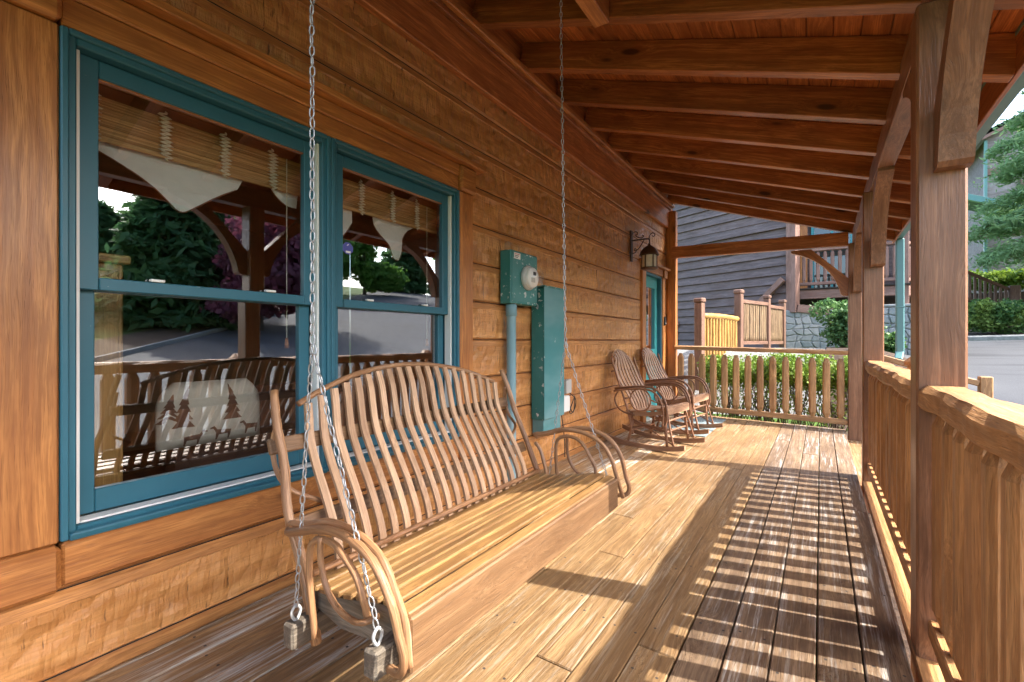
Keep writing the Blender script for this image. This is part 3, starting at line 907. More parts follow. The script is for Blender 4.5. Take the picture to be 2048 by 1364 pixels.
def railing(label, p0, p1, seed, zt=.99, tt=.086):
    p0, p1 = Vector(p0), Vector(p1)
    d = (p1 - p0); L = d.length; u = d / L
    side = Vector((0, 0, 1)).cross(u)
    rl = thing('railing', label, 'railing', tuple(p0), 'porch railings')
    hewn_rail('top_rail', p0 + Vector((0, 0, zt - tt / 2)), p1 + Vector((0, 0, zt - tt / 2)), .135, tt, M['rail'], rl, seed, side)
    bo = side * 0
    plank('bottom_rail', p0 + Vector((0, 0, .108)) + bo, p1 + Vector((0, 0, .108)) + bo, .09, .065, M['rail'], rl, side=tuple(side), ch=.006)
    n = int(round(L / .152))
    rr = random.Random(seed)
    for i in range(n):
        c = p0 + u * (L * (i + .5) / n) + Vector((0, 0, .141 + BH / 2))
        fx = Vector((0, 0, 1)); a = rr.uniform(-.10, .10)
        fy = side * math.cos(a) + u * math.sin(a)
        obj('baluster', bal_me, rl, frame(c, fx, fy))
    return rl
zr = dz(2.36)
railing('nearest stretch of brown railing, running past the camera to the first post', (2.372, -1.5, zr), (2.372, PY[0] - .001, zr), 3)
railing('long brown railing between the nearest post and the middle post', (2.368, PY[0] + .141, zr), (2.368, PY[1] - .001, zr), 5)
railing('brown end railing across the far end of the porch', (.15, 7.36, dz(.15) + .005), (PX - .001, 7.36, dz(PX) + .005), 13, 1.03, .062)

# short stair railing and capped posts outside the porch
for lab, x, y in (('short brown capped post outside the railing by the middle post', 2.66, 5.02), ('short brown capped post outside the nearest railing', 2.74, 2.42)):
    npst = thing('newel_post', lab, 'post', (x, y, -.35), 'capped posts outside the railing')
    box('shaft', (x - .06, y - .06, -.4), (x + .06, y + .06, .90), M['rail'], npst, 2, .012)
    lathe('cap', [(0, .075), (.045, .07), (.088, .03), (.088, 0), (0, 0)], M['rail'], npst, T(x, y, .9005) @ Matrix.Rotation(rad(22.5), 4, 'Z'), 8, False)
str_ = thing('stair_side_railing', 'short brown stair railing leading out from the far corner post', 'railing', (2.45, 7.36, -.1))
plank('top_rail', (2.437, 7.36, .96), (3.5, 7.36, .62), .11, .07, M['rail'], str_, side=(0, 1, 0), ch=.01)
plank('bottom_rail', (2.437, 7.36, .10), (3.5, 7.36, -.24), .09, .08, M['rail'], str_, side=(0, 1, 0), ch=.006)
for i in range(6):
    x = 2.53 + i * .155
    obj('baluster', bal_me, str_, frame((x, 7.36, .93 - (x - 2.437) * .32 - .42), (0, 0, 1), (1, 0, 0)))
box('end_post', (3.5, 7.30, -.4), (3.61, 7.42, .70), M['rail'], str_, 2, .01)
for i in range(2):
    stp = thing('porch_step', ('upper', 'lower')[i] + ' wooden step leading off the open side of the porch', 'step', (2.5 + i * .28, 6.2, -.3))
    box('tread', (2.275 + i * .28, 5.05, -.19 - i * .13), (2.555 + i * .28, 7.27, -.15 - i * .13), M['deck'], stp, 1, .005)
    box('riser', (2.285 + i * .28, 5.06, -.42), (2.31 + i * .28, 7.26, -.191 - i * .13), M['deck'], stp, 1, .003)

# ------------------------------------------------------------------ porch swing
def link_mesh(p=.025, w=.0150, r=.0020):
    L = p + 2 * r
    path = []
    for i in range(14):
        a = 2 * math.pi * i / 14
        cx, cz = math.cos(a), math.sin(a)
        x = (w / 2 - r) * cx
        z = (L / 2 - r) * (abs(cz) ** .75) * (1 if cz > 0 else -1)
        path.append(Vector((z, x, 0)))
    vs, fs, uv = tube_data(path, r, 5, True)
    return mesh('link', vs, fs, M['chain'], True)
LINK = link_mesh()
LINK_BIG = link_mesh(.033, .020, .003)
def chain(parent, p0, p1, seed=0):
    p0, p1 = Vector(p0), Vector(p1); d = p1 - p0; n = int(round(d.length / .025)); u = d / n
    ch = part('chain', parent, tuple(p0))
    s0 = Vector((1, 0, 0)) if abs(d.normalized().x) < .7 else Vector((0, 1, 0))
    rr = random.Random(seed)
    for i in range(n):
        a = rad(20) + (math.pi / 2 if i % 2 else 0) + rr.uniform(-.35, .35)
        q = d.normalized(); y = (s0 - q * s0.dot(q)).normalized(); z = q.cross(y)
        obj('link', LINK, ch, frame(p0 + u * (i + .5) + Vector((rr.uniform(-.0012, .0012), rr.uniform(-.0012, .0012), 0)), q, y * math.cos(a) + z * math.sin(a)))
    return ch
swing = thing('porch_swing', 'bentwood porch swing with slatted back hanging on chains beside the window', 'swing', (1.0, 1.4, .33))
SY0, SY1 = .765, 2.055
seat_prof = [(1.205, .478), (1.155, .484), (1.105, .478), (1.055, .467), (1.005, .456), (.955, .447), (.905, .440), (.855, .437), (.805, .440)]
for i, (x, z) in enumerate(seat_prof):
    a = seat_prof[max(0, i - 1)]; b = seat_prof[min(len(seat_prof) - 1, i + 1)]
    sd = Vector((b[0] - a[0], 0, b[1] - a[1]))
    plank('seat_slat', (x - .012, SY0, z - .008), (x - .012, SY1, z - .008), .0385, .016, M['seat'], swing, side=tuple(sd), ch=.004)
plank('apron', (1.216, SY0 - .004, .405), (1.216, SY1 + .004, .405), .020, .130, M['apron'], swing, side=(1, 0, 0), ch=.005)
for y in (SY0 + .03, SY1 - .03, (SY0 + SY1) / 2):
    vs = [(x, z - .020) for x, z in seat_prof] + [(.80, .38), (.95, .345), (1.10, .36), (1.200, .385)]
    prism('seat_rail', [(x, z) for x, z in vs], .03, M['grey'], swing, T(0, y, 0))
plank('rear_rail', (.79, SY0, .415), (.79, SY1, .415), .02, .05, M['apron'], swing, side=(1, 0, 0))
def arch(y):
    t = (y - 1.43) / .56
    return .995 - .115 * abs(t) ** 2.1
def back_x(z): # profile of the back
    P = [(.40, .815), (.47, .795), (.56, .745), (.66, .69), (.74, .640), (.80, .608), (.87, .585), (.94, .555), (1.0, .515)]
    for (z0, x0), (z1, x1) in zip(P, P[1:]):
        if z <= z1:
            t = (z - z0) / (z1 - z0); return x0 + (x1 - x0) * t
    return P[-1][1]
NB = 20
for i in range(NB):
    t = i / (NB - 1)
    yb, yt = .872 + t * 1.04, .918 + t * 1.048
    zt = arch(yt) - .004
    pts = []
    ctrl = [.425, .50, .60, .70, .78, .85, min(.92, zt - .05), zt]
    for z in ctrl:
        f = (z - .42) / (zt - .42)
        pts.append((back_x(z) + .012 + .010 * math.sin(f * 7), yb + (yt - yb) * f, z))
    strip('back_slat', smooth_path(pts, 3), .0255, (0, 1, 0), .011, M['slat'], swing)
tube('crest', [(back_x(arch(y)) + .002 - .012 * (1 - ((y - 1.43) / .6) ** 2), y, arch(y) + .004) for y in (.895, .96, 1.1, 1.25, 1.43, 1.6, 1.77, 1.9, 1.985)], .0105, M['stick'], swing, 8, 5, wob=.06, seed=1)
plank('back_rail', (.595, .785, .775), (.595, 2.075, .775), .020, .050, M['apron'], swing, side=(1, 0, .35), ch=.004)
plank('back_rail', (.715, .79, .555), (.715, 2.065, .555), .020, .050, M['apron'], swing, side=(1, 0, .45), ch=.004)
tube('seat_edge_stick', [(.825, .78, .455), (.822, 1.1, .452), (.824, 1.5, .455), (.822, 2.03, .452)], .010, M['stick'], swing, 7, 5, wob=.08, seed=2)
for si, (y, s_) in enumerate(((.775, -1), (2.06, 1))):
    o = s_ * .02
    tube('back_post', [(.575, y - s_ * .038 * (s_ < 0), .945), (.615, y + o * .3 - s_ * .03 * (s_ < 0), .85), (.66, y - s_ * .02 * (s_ < 0), .74), (.725, y + o * .2, .60), (.79, y, .46), (.835, y + o * .3, .36), (.85, y, .275)], lambda t: .0125 + .003 * t, M['stick'], swing, 8, 5, wob=.10, seed=3 + si)
    ya = y + s_ * .065; dzf = .0 if s_ < 0 else .03
    tube('arm', [(.775, y + s_ * .02, .578 + dzf), (.80, ya - s_ * .015, .586 + dzf), (.85, ya, .600 + dzf), (.973, ya, .634 + dzf), (1.065, ya, .637 + dzf), (1.155, ya, .603 + dzf), (1.214, ya, .53 + dzf), (1.24, ya, .463), (1.255, ya, .42), (1.245, ya, .385), (1.20, ya - s_ * .01, .372)], lambda t: .0118 - .002 * t, M['stick'], swing, 9, 6, wob=.07, seed=10 + si)
    yb = y + s_ * .022
    tube('arm', [(.765, yb, .588 + dzf), (.84, yb, .603 + dzf), (.93, yb, .630 + dzf), (1.027, yb, .629 + dzf), (1.10, yb, .608 + dzf), (1.149, yb, .574 + dzf), (1.187, yb, .513 + dzf), (1.214, yb, .461), (1.238, yb + s_ * .01, .375)], lambda t: .0115 - .002 * t, M['stick'], swing, 9, 6, wob=.07, seed=20 + si)
    yc = y + s_ * .042
    tube('hoop', [(.905, yc, .33), (.888, yc, .44), (.882, yc, .52 + dzf), (.892, yc, .57 + dzf), (.93, yc, .592 + dzf), (.985, yc, .592 + dzf), (1.03, yc, .567 + dzf), (1.07, yc, .535), (1.095, yc, .49), (1.10, yc - s_ * .01, .44)], .0088, M['stick'], swing, 8, 6, wob=.09, seed=30 + si)
    yd = y + s_ * .050
    tube('hoop', [(.94, yd, .602 + dzf), (.943, yd, .54), (.965, yd, .485), (1.0, yd, .45), (1.05, yd, .434), (1.10, yd, .438), (1.135, yd - s_ * .02, .455)], .0078, M['stick'], swing, 8, 6, wob=.09, seed=40 + si)
    tube('hoop', [(.86, y + s_ * .012, .30), (.845, y + s_ * .014, .42), (.81, y + s_ * .02, .53), (.775, y + s_ * .018, .58)], .0095, M['stick'], swing, 8, 6, wob=.09, seed=44 + si)
    yq = y - s_ * .034 * (s_ < 0)
    tube('brace_stick', [(.605, yq - s_ * .004, .86), (.592, yq + s_ * .010, .79), (.615, yq + s_ * .012, .71), (.665, yq, .655), (.70, y - s_ * .12, .60)], .0075, M['stick'], swing, 7, 5, wob=.1, seed=50 + si)
bx = {'front': (1.155, .372), 'rear': (.835, .325)}
for kx, (x, z) in bx.items():
    plank('cross_bar', (x, .70, z), (x, 2.145, z), .044, .066, M['grey'], swing, side=(1, 0, 0), ch=.006)
for ye, yc, yj in ((.725, .682, .682), (2.115, 1.985, 2.03)):
    J = Vector((.972, yj, 1.092))
    chain(swing, tuple(J), (.968, yc, 2.865), seed=int(yj * 10))
    for x, z in bx.values():
        e = Vector((x, ye, z + .068))
        chain(swing, tuple(e), tuple(J), seed=int(x * 100))
        ring = [(x, ye, z + .033), (x, ye + .010, z + .046), (x, ye + .012, z + .06), (x, ye, z + .073), (x, ye - .012, z + .06), (x, ye - .010, z + .046)]
        tube('eye_bolt', [(a, b, c) for a, b, c in ring], .0042, M['plastic'], swing, 6, 3, closed=True)
        plank('bolt_nut', (x, ye, z - .045), (x, ye, z - .033), .012, .012, M['chain'], swing, side=(1, 0, 0))
    tube('ceiling_hook', [(.968, yc, 2.885), (.968, yc + .012, 2.868), (.968, yc, 2.85), (.968, yc - .012, 2.868)], .004, M['chain'], swing, 6, 4, closed=True)

# ------------------------------------------------------------------ rocking chairs
def rocking_chair(label, loc, rot):
    r = thing('rocking_chair', label, 'chair', loc, 'rocking chairs by the door', rotz=rot)
    W = WM[r.name]
    def tb(name, pts, rr_, sides=7, n=5, **kw): return tube(name, pts, rr_, M['chair'], r, sides, n, world=W, **kw)
    for s_ in (-1, 1):
        y = s_ * .265
        path = []
        for i in range(15):
            x = -.56 + i * .97 / 14
            path.append((x, y, .020 + .32 * max(0, abs(x + .02) - .05) ** 2.0))
        strip('rocker', path, .050, (0, 0, 1), .024, M['cslat'], r, W)
        for xx, zt in ((.20, .40), (-.17, .36)):
            tb('leg', [(xx + (.03 if xx > 0 else -.03), y, .055), (xx + .01, y - s_ * .012, .22), (xx, y - s_ * .02, zt)], lambda t: .013 + .003 * math.sin(t * 3), wob=.12, seed=int(90 * xx) + s_)
        tb('leg', [(.295, y, .07), (.25, y - s_ * .02, .24), (.215, y - s_ * .05, .385)], .010, wob=.12, seed=7 + s_)
        tb('back_post', [(-.15, y - s_ * .01, .13), (-.20, y, .36), (-.29, y - s_ * .01, .60), (-.38, y - s_ * .015, .84), (-.41, y - s_ * .02, .93)], .0115, wob=.12, seed=9 + s_)
        ya = s_ * .295
        tb('arm', [(-.36, ya - s_ * .04, .595), (-.22, ya, .620), (-.06, ya, .640), (.08, ya, .635), (.17, ya, .59), (.225, ya, .50), (.24, ya, .40), (.235, ya, .31), (.19, ya, .235)], .0125, wob=.08, n=6, seed=21 + s_)
        tb('arm', [(-.34, ya + s_ * .022, .575), (-.20, ya + s_ * .022, .602), (-.05, ya + s_ * .024, .618), (.07, ya + s_ * .024, .612), (.15, ya + s_ * .022, .565), (.198, ya + s_ * .022, .47), (.212, ya + s_ * .02, .38), (.205, ya + s_ * .02, .26)], .011, wob=.08, n=6, seed=23 + s_)
        cx, cz = -.05, .50
        tb('hoop', [(cx + .115 * math.cos(a), s_ * .285, cz + .115 * math.sin(a)) for a in [2 * math.pi * i / 10 for i in range(10)]], .008, n=3, closed=True, wob=.08, seed=31)
        tb('hoop', [(-.30, s_ * .285, .585), (-.345, s_ * .29, .50), (-.32, s_ * .285, .41), (-.24, s_ * .28, .355), (-.12, s_ * .275, .335)], .009, wob=.1, seed=33)
        tb('stretcher', [(-.16, y - s_ * .01, .20), (.02, y - s_ * .01, .235), (.22, y - s_ * .01, .20)], .010, wob=.12, seed=35)
        tb('diagonal', [(-.17, y - s_ * .012, .30), (.05, y - s_ * .012, .20), (.30, y - s_ * .005, .07)], .0085, wob=.12, seed=36)
    for xx, zz in ((.21, .19), (-.16, .17), (.22, .30)):
        tb('crossbar', [(xx, -.25, zz), (xx + .01, 0, zz + .01), (xx, .25, zz)], .010, wob=.12, seed=int(xx * 77))
    for i in range(7):
        x = -.20 + i * .066
        z = .372 + .07 * ((x + .20) / .4) ** 1.0 - .018 * math.sin((x + .2) / .4 * math.pi)
        strip('seat_slat', [(x, -.27, z), (x, 0, z), (x, .27, z)], .058, (1, 0, .16), .012, M['cslat'], r, W)
    strip('apron', [(.232, -.275, .405), (.232, 0, .405), (.232, .275, .405)], .075, (0, 0, 1), .014, M['cslat'], r, W)
    for y in (-.235, .235):
        strip('seat_rail', [(-.20, y, .345), (.0, y, .35), (.222, y, .395)], .045, (0, 0, 1), .016, M['cslat'], r, W)
    for i in range(7):
        f = (i - 3) / 3.0
        top = 1.005 - .055 * abs(f) ** 2
        P = []
        for z, x in ((.36, -.165), (.46, -.195), (.58, -.262), (.70, -.335), (.82, -.385), (.92, -.415), (top, -.462)):
            P.append((x, f * (.16 + .05 * math.sin((z - .36) / .65 * math.pi)) * (1.0 if z < .9 else .80), z))
        strip('back_slat', smooth_path(P, 3), .036, (0, 1, 0), .010, M['cslat'], r, W)
    strip('crest', [(-.448, -.15, .945), (-.472, -.08, .985), (-.478, 0, 1.0), (-.472, .08, .985), (-.448, .15, .945)], .045, (.2, 0, 1), .012, M['cslat'], r, W)
    for z, x in ((.50, -.222), (.78, -.385)):
        tb('back_rail', [(x - .012, -.265, z), (x - .018, 0, z + .012), (x - .012, .265, z)], .0105, wob=.1, seed=int(z * 50))
    tb('back_bow', [(-.28, -.275, .60), (-.37, -.225, .76), (-.44, -.13, .88), (-.455, 0, .915), (-.44, .13, .88), (-.37, .225, .76), (-.28, .275, .60)], .0095, wob=.1, seed=61)
    return r
rocking_chair('bentwood rocking chair nearer the camera, standing against the siding', (.535, 5.06, dz(.5)), rad(-9))
rocking_chair('bentwood rocking chair on the doormat, farther from the camera', (.56, 6.02, dz(.5) + .012), rad(-7))

# doormat
vs, fs = [], []
nx_, ny_ = 6, 10
for s_ in (1, 0):
    for j in range(ny_ + 1):
        for i in range(nx_ + 1):
            x = .27 + .61 * i / nx_; y = 5.78 + 1.42 * j / ny_
            vs.append((x, y, dz(x) + .001 + (.009 + .0015 * math.sin(i * 2.1 + j * 1.3)) * s_))
N1 = (nx_ + 1) * (ny_ + 1)
for j in range(ny_):
    for i in range(nx_):
        a = j * (nx_ + 1) + i; fs.append((a, a + 1, a + nx_ + 2, a + nx_ + 1))
edge = [i for i in range(nx_ + 1)] + [j * (nx_ + 1) + nx_ for j in range(1, ny_ + 1)] + [ny_ * (nx_ + 1) + i for i in range(nx_ - 1, -1, -1)] + [j * (nx_ + 1) for j in range(ny_ - 1, 0, -1)]
for a, b in zip(edge, edge[1:] + edge[:1]): fs.append((b, a, a + N1, b + N1))
tag(mobj('doormat', vs, fs, M['rug']), 'flat blue-grey rug lying in front of the teal door', 'rug')

# ------------------------------------------------------------------ electric meter, conduit, tall box
mt = thing('electric_meter', 'chipped teal meter box with round glass meter and grey conduit', 'meter', (.06, 3.05, 1.37))
box('meter_box', (.006, 2.865, 1.378), (.105, 3.245, 1.775), M['teal2'], mt, 2, .006)
box('cover_plate', (.1055, 2.875, 1.40), (.110, 3.235, 1.765), M['teal2'], mt, 2, .002)
cm = frame((.110, 3.085, 1.585), (0, 1, 0), (0, 0, 1))
lathe('meter_ring', [(.092, 0), (.096, .012), (.090, .028), (.078, .030)], M['plastic'], mt, cm, 24)
lathe('meter_body', [(.077, .02), (.077, .05), (.074, .058), (0, .058)], M['paper'], mt, cm, 24)
lathe('meter_cover', [(.080, .03), (.078, .09), (.072, .108), (.05, .118), (0, .121)], M['meterglass'], mt, cm, 24)
plank('meter_display', (.1715, 3.075, 1.615), (.1715, 3.115, 1.615), .003, .028, M['black'], mt, side=(1, 0, 0), ch=.0005)
plank('meter_plate', (.1715, 3.045, 1.565), (.1715, 3.10, 1.565), .003, .035, M['plastic'], mt, side=(1, 0, 0), ch=.0005)
plank('warning_label', (.1106, 2.90, 1.735), (.1106, 2.985, 1.735), .0008, .045, M['paper'], mt, side=(1, 0, 0), ch=.0001)
for i in range(3):
    plank('label_print', (.1112, 2.907, 1.748 - i * .012), (.1112, 2.975 - .012 * i, 1.748 - i * .012), .0006, .005, M['redpaper'] if i == 0 else M['black'], mt, side=(1, 0, 0), ch=.0001)
tube('hasp', [(.11, 3.215, 1.40), (.125, 3.22, 1.385), (.12, 3.225, 1.355), (.108, 3.22, 1.37)], .003, M['chain'], mt, 6, 4)
lathe('conduit', [(.0365, -.35), (.0365, .90)], M['conduit'], mt, T(.055, 2.945, .38 + .02), 16)
lathe('conduit_collar', [(.0365, 0), (.043, .004), (.043, .085), (.0365, .09)], M['conduit'], mt, T(.055, 2.945, 1.285), 16)
lathe('hub', [(.02, 0), (.028, 0), (.028, .03), (.02, .03)], M['teal2'], mt, frame((.05, 3.246, 1.455), (1, 0, 0), (0, 0, 1)), 12)
ub = thing('utility_box', 'tall narrow faded teal cable box on the siding beside the meter', 'utility box', (.06, 3.48, .35))
box('box_body', (.006, 3.318, .455), (.128, 3.655, 1.535), M['teal2'], ub, 2, .004)
box('box_cover', (.1285, 3.312, .46), (.134, 3.662, 1.54), M['teal3'], ub, 2, .002)
box('box_skirt', (.006, 3.335, .33), (.112, 3.635, .4545), M['teal3'], ub, 2, .003)
box('box_cap', (.006, 3.308, 1.5405), (.140, 3.666, 1.553), M['teal2'], ub, 1, .003)
ob = thing('outlet_box', 'small white junction box with grey outlet and coiled black cable', 'outlet', (.03, 3.85, .45))
box('junction_box', (.006, 3.70, .455), (.075, 3.90, .600), M['white'], ob, 1, .008)
box('outlet_cover', (.006, 3.86, .615), (.06, 3.965, .745), M['plastic'], ob, 2, .008)
tube('cable', [(.05, 3.93, .62), (.09, 3.98, .56), (.06, 4.03, .47), (.05, 3.97, .42), (.07, 3.90, .46), (.085, 3.95, .56), (.06, 4.02, .58), (.05, 4.04, .48), (.06, 3.98, .43), (.05, 3.93, .50)], .0045, M['wire'], ob, 6, 6)
tube('cable', [(.03, 3.80, .455), (.028, 3.83, .38), (.03, 3.87, .20), (.03, 3.88, .03)], .005, M['wire'], ob, 6, 6)
dbx = thing('doorbell', 'small black doorbell on the casing beside the teal door', 'doorbell', (.03, 7.17, 1.40))
box('bell_body', (.031, 7.145, 1.335), (.056, 7.195, 1.465), M['black'], dbx, 2, .006)
lathe('bell_button', [(.014, 0), (.014, .004), (0, .005)], M['plastic'], dbx, frame((.056, 7.17, 1.36), (0, 1, 0), (0, 0, 1)), 12)

# ------------------------------------------------------------------ wall lantern
ln = thing('wall_lantern', 'rust-brown scrolled wall lantern beside the door', 'lantern', (.05, 5.76, 2.1))
LY, LX = 5.76, .235
plank('back_plate', (.012, LY, 2.10), (.012, LY, 2.49), .070, .014, M['darkmetal'], ln, side=(0, 1, 0), ch=.004)
tube('arm', [(.015, LY, 2.36), (.10, LY, 2.365), (.19, LY, 2.365), (LX, LY, 2.355), (LX, LY, 2.30)], .0085, M['darkmetal'], ln, 8, 5)
tube('scroll', [(.02, LY, 2.20), (.06, LY, 2.21), (.075, LY, 2.24), (.055, LY, 2.26), (.05, LY, 2.235), (.09, LY, 2.245), (.13, LY, 2.29), (.17, LY, 2.355)], .0065, M['darkmetal'], ln, 7, 5)
tube('scroll', [(.02, LY, 2.44), (.05, LY, 2.47), (.085, LY, 2.46), (.085, LY, 2.43), (.062, LY, 2.43), (.09, LY, 2.40), (.14, LY, 2.385), (.165, LY, 2.405), (.15, LY, 2.42)], .006, M['darkmetal'], ln, 7, 5)
tube('scroll', [(LX, LY, 2.36), (LX + .005, LY, 2.40), (LX + .04, LY, 2.43), (LX + .07, LY, 2.41), (LX + .055, LY, 2.385), (LX + .035, LY, 2.40)], .006, M['darkmetal'], ln, 7, 5)
lathe('lamp_roof', [(.0, .31), (.012, .305), (.014, .285), (.03, .275), (.075, .245), (.105, .20), (.118, .168), (.122, .155), (.10, .158)], M['darkmetal'], ln, T(LX, LY, 2.0), 20)
lathe('lamp_glass', [(.086, 0), (.086, .155)], M['frost'], ln, T(LX, LY, 2.0), 20)
lathe('lamp_base', [(0, -.022), (.08, -.022), (.105, -.01), (.105, .006), (.08, .01), (0, .01)], M['darkmetal'], ln, T(LX, LY, 2.0), 20)
for i in range(6):
    a = math.pi / 3 * i + .3
    plank('lamp_bar', (LX + .091 * math.cos(a), LY + .091 * math.sin(a), 2.0), (LX + .091 * math.cos(a), LY + .091 * math.sin(a), 2.16), .012, .008, M['darkmetal'], ln, side=(-math.sin(a), math.cos(a), 0), ch=.001)

# ------------------------------------------------------------------ things seen behind the window glass
def blind(label, y0, y1, z0, z1, ties):
    b = thing('bamboo_blind', label, 'blind', (-.16, (y0 + y1) / 2, z1), 'bamboo blinds behind the panes')
    n = 30
    for i in range(n):
        z = z0 + (z1 - z0) * i / (n - 1)
        plank('bamboo_strip', (-.150 - R.random() * .006, y0, z), (-.150 - R.random() * .006, y1, z + R.uniform(-.002, .002)), .006, (z1 - z0) / n * .9, M['bamboo'], b, side=(1, 0, 0), ch=.0015)
    for t in ties:
        pts = []
        for i in range(26):
            z = z1 + .02 - (z1 - z0 + .05) * i / 25
            pts.append((-.136, t + (.021 if i % 2 else -.021) * (1 if 1 < i < 24 else .3) + R.uniform(-.005, .005), z))
        tube('tie_string', pts, .0034, M['string'], b, 5, 3)
    plank('bottom_batten', (-.148, y0, z0 - .012), (-.148, y1, z0 - .012), .014, .018, M['bamboo'], b, side=(1, 0, 0))
    plank('head_batten', (-.155, y0, z1 + .075), (-.155, y1, z1 + .075), .02, .05, M['room'], b, side=(1, 0, 0))
    tube('pull_cord', [(-.142, y1 - .10, z1), (-.142, y1 - .10, z0 - .3), (-.142, y1 - .10, z0 - .72)], .0022, M['string'], b, 5, 3)
    lathe('cord_tassel', [(0, .05), (.006, .05), (.011, .02), (.011, 0), (0, 0)], M['trim'], b, T(-.142, y1 - .10, z0 - .77), 8)
blind('rolled-up bamboo blind in the left half of the window', .47, 1.385, 1.835, 1.975, (.565, .785, 1.005, 1.215))
blind('rolled-up bamboo blind in the right half of the window', 1.43, 2.345, 1.835, 1.975, (1.49, 1.72, 1.95, 2.15))
def valance(label, pts):
    v = thing('valance', label, 'valance', (-.17, pts[0][0], pts[0][1]), 'white cloth valances')
    n = len(pts)
    pts = [(y, z + .075) for y, z in pts]
    vs = [(-.170 + .004 * math.sin(i * 2), y, z) for i, (y, z) in enumerate(pts)] + [(-.174 + .004 * math.sin(i * 2), y, z) for i, (y, z) in enumerate(pts)]
    fs = [tuple(range(n)), tuple(range(n, 2 * n))[::-1]] + [(i, i + n, (i + 1) % n + n, (i + 1) % n) for i in range(n)]
    mobj('cloth', vs, fs, M['cloth'], v)
    tube('piping', [(-.170, y, z) for y, z in pts[1:]], .0035, M['piping'], v, 5, 2)
valance('white triangular valance hanging below the left blind', [(1.10, 1.76), (1.07, 1.70), (.97, 1.63), (.88, 1.56), (.855, 1.55), (.83, 1.555), (.76, 1.62), (.66, 1.68), (.56, 1.72), (.52, 1.76)])
valance('white valance tip at the mullion under the left blind', [(1.36, 1.76), (1.35, 1.68), (1.30, 1.68), (1.24, 1.72), (1.21, 1.76)])
valance('white valance corner beside the mullion, under the right blind', [(1.68, 1.76), (1.68, 1.68), (1.63, 1.60), (1.56, 1.58), (1.51, 1.545), (1.46, 1.55), (1.45, 1.76)])
valance('white scalloped valance in the middle of the right pane', [(2.18, 1.76), (2.10, 1.72), (2.06, 1.66), (2.055, 1.58), (2.02, 1.52), (1.98, 1.53), (1.95, 1.60), (1.88, 1.65), (1.83, 1.70), (1.82, 1.76)])
cb = thing('pine_cabinet', 'tall pine cabinet standing inside behind the left pane', 'cabinet', (-.55, .62, .06))
box('cabinet_body', (-.9, .16, .06), (-.36, .72, 1.41), M['pine'], cb, 2, .006)
box('cabinet_top', (-.92, .14, 1.4105), (-.34, .74, 1.445), M['pine'], cb, 1, .006)
for (a, b) in ((.18, .435), (.445, .70)):
    box('cabinet_door', (-.3595, a, .12), (-.342, b, 1.38), M['pine'], cb, 2, .006)
    box('door_panel', (-.3415, a + .05, .18), (-.336, b - .05, 1.32), M['pine'], cb, 2, .004)
sf = thing('sofa', 'dark sofa inside the room behind the glass', 'sofa', (-.9, 1.7, .06))
box('sofa_back', (-.62, .95, .08), (-.44, 2.55, .86), M['sofa'], sf, 1, .05)
box('sofa_seat', (-1.4, .95, .08), (-.63, 2.55, .46), M['sofa'], sf, 1, .05)
cu = thing('cushion', 'cream cushion printed with brown pines and deer behind the left pane', 'cushion', (-.38, 1.06, .62))
vs, fs = [], []
nu, nv = 14, 10
CW, CHh = .44, .29
def cpt(u, v, s_):
    e = (1 - abs(u) ** 4) * (1 - abs(v) ** 4)
    return (-.385 + s_ * (.012 + .045 * max(0, e) ** .6), 1.06 + u * CW / 2 * (1 - .30 * max(0, v) ** 3), .77 + v * CHh / 2 - .06 * u * 0)
for s_ in (1, -1):
    for j in range(nv + 1):
        for i in range(nu + 1): vs.append(cpt(-1 + 2 * i / nu, -1 + 2 * j / nv, s_))
n1 = (nu + 1) * (nv + 1)
for s_ in (0, 1):
    for j in range(nv):
        for i in range(nu):
            a = s_ * n1 + j * (nu + 1) + i; q = (a, a + 1, a + nu + 2, a + nu + 1)
            fs.append(q if s_ == 0 else q[::-1])
edge = [i for i in range(nu + 1)] + [j * (nu + 1) + nu for j in range(1, nv + 1)] + [nv * (nu + 1) + i for i in range(nu - 1, -1, -1)] + [j * (nu + 1) for j in range(nv - 1, 0, -1)]
for a, b in zip(edge, edge[1:] + edge[:1]): fs.append((a, a + n1, b + n1, b))
mobj('cushion_body', vs, fs, M['cush'], cu, smooth=True)
def decal(name, poly):
    # flat print laid on the cushion front
    P = []
    for (u, v) in poly: x, y, z = cpt(u, v, 1); P.append((x + .0025, y, z))
    mobj(name, P, [tuple(range(len(P)))], M['print'], cu)
for (u, b, h) in ((-.62, -.35, 1.15), (.30, -.25, 1.05), (-.85, -.2, .8)):
    for k_ in range(5):
        w_ = .20 * (1 - k_ / 5.5); z0_ = b + h * k_ / 5; decal('pine_print', [(u - w_, z0_), (u + w_, z0_), (u + w_ * .25, z0_ + h * .26), (u, z0_ + h * .30), (u - w_ * .25, z0_ + h * .26)])
for (u, v, s_) in ((-.45, -.72, 1), (.12, -.66, -1), (.72, -.6, -1)):
    body = [(-.16, .08), (-.15, -.04), (-.14, -.22), (-.11, -.22), (-.10, -.05), (.08, -.05), (.10, -.22), (.13, -.22), (.14, .02), (.20, .16), (.26, .15), (.26, .20), (.18, .24), (.12, .12)]
    decal('deer_print', [(u + s_ * x, v + y) for x, y in (body if s_ > 0 else body[::-1])])
stk = thing('window_sticker', 'small blue alarm sticker in the corner of the right pane', 'sticker', (-.03, 1.53, 1.55))
oc = [(math.cos(a) * .034, math.sin(a) * .03 * (1.15 if a < math.pi else 1)) for a in [2 * math.pi * (i + .5) / 8 for i in range(8)]]
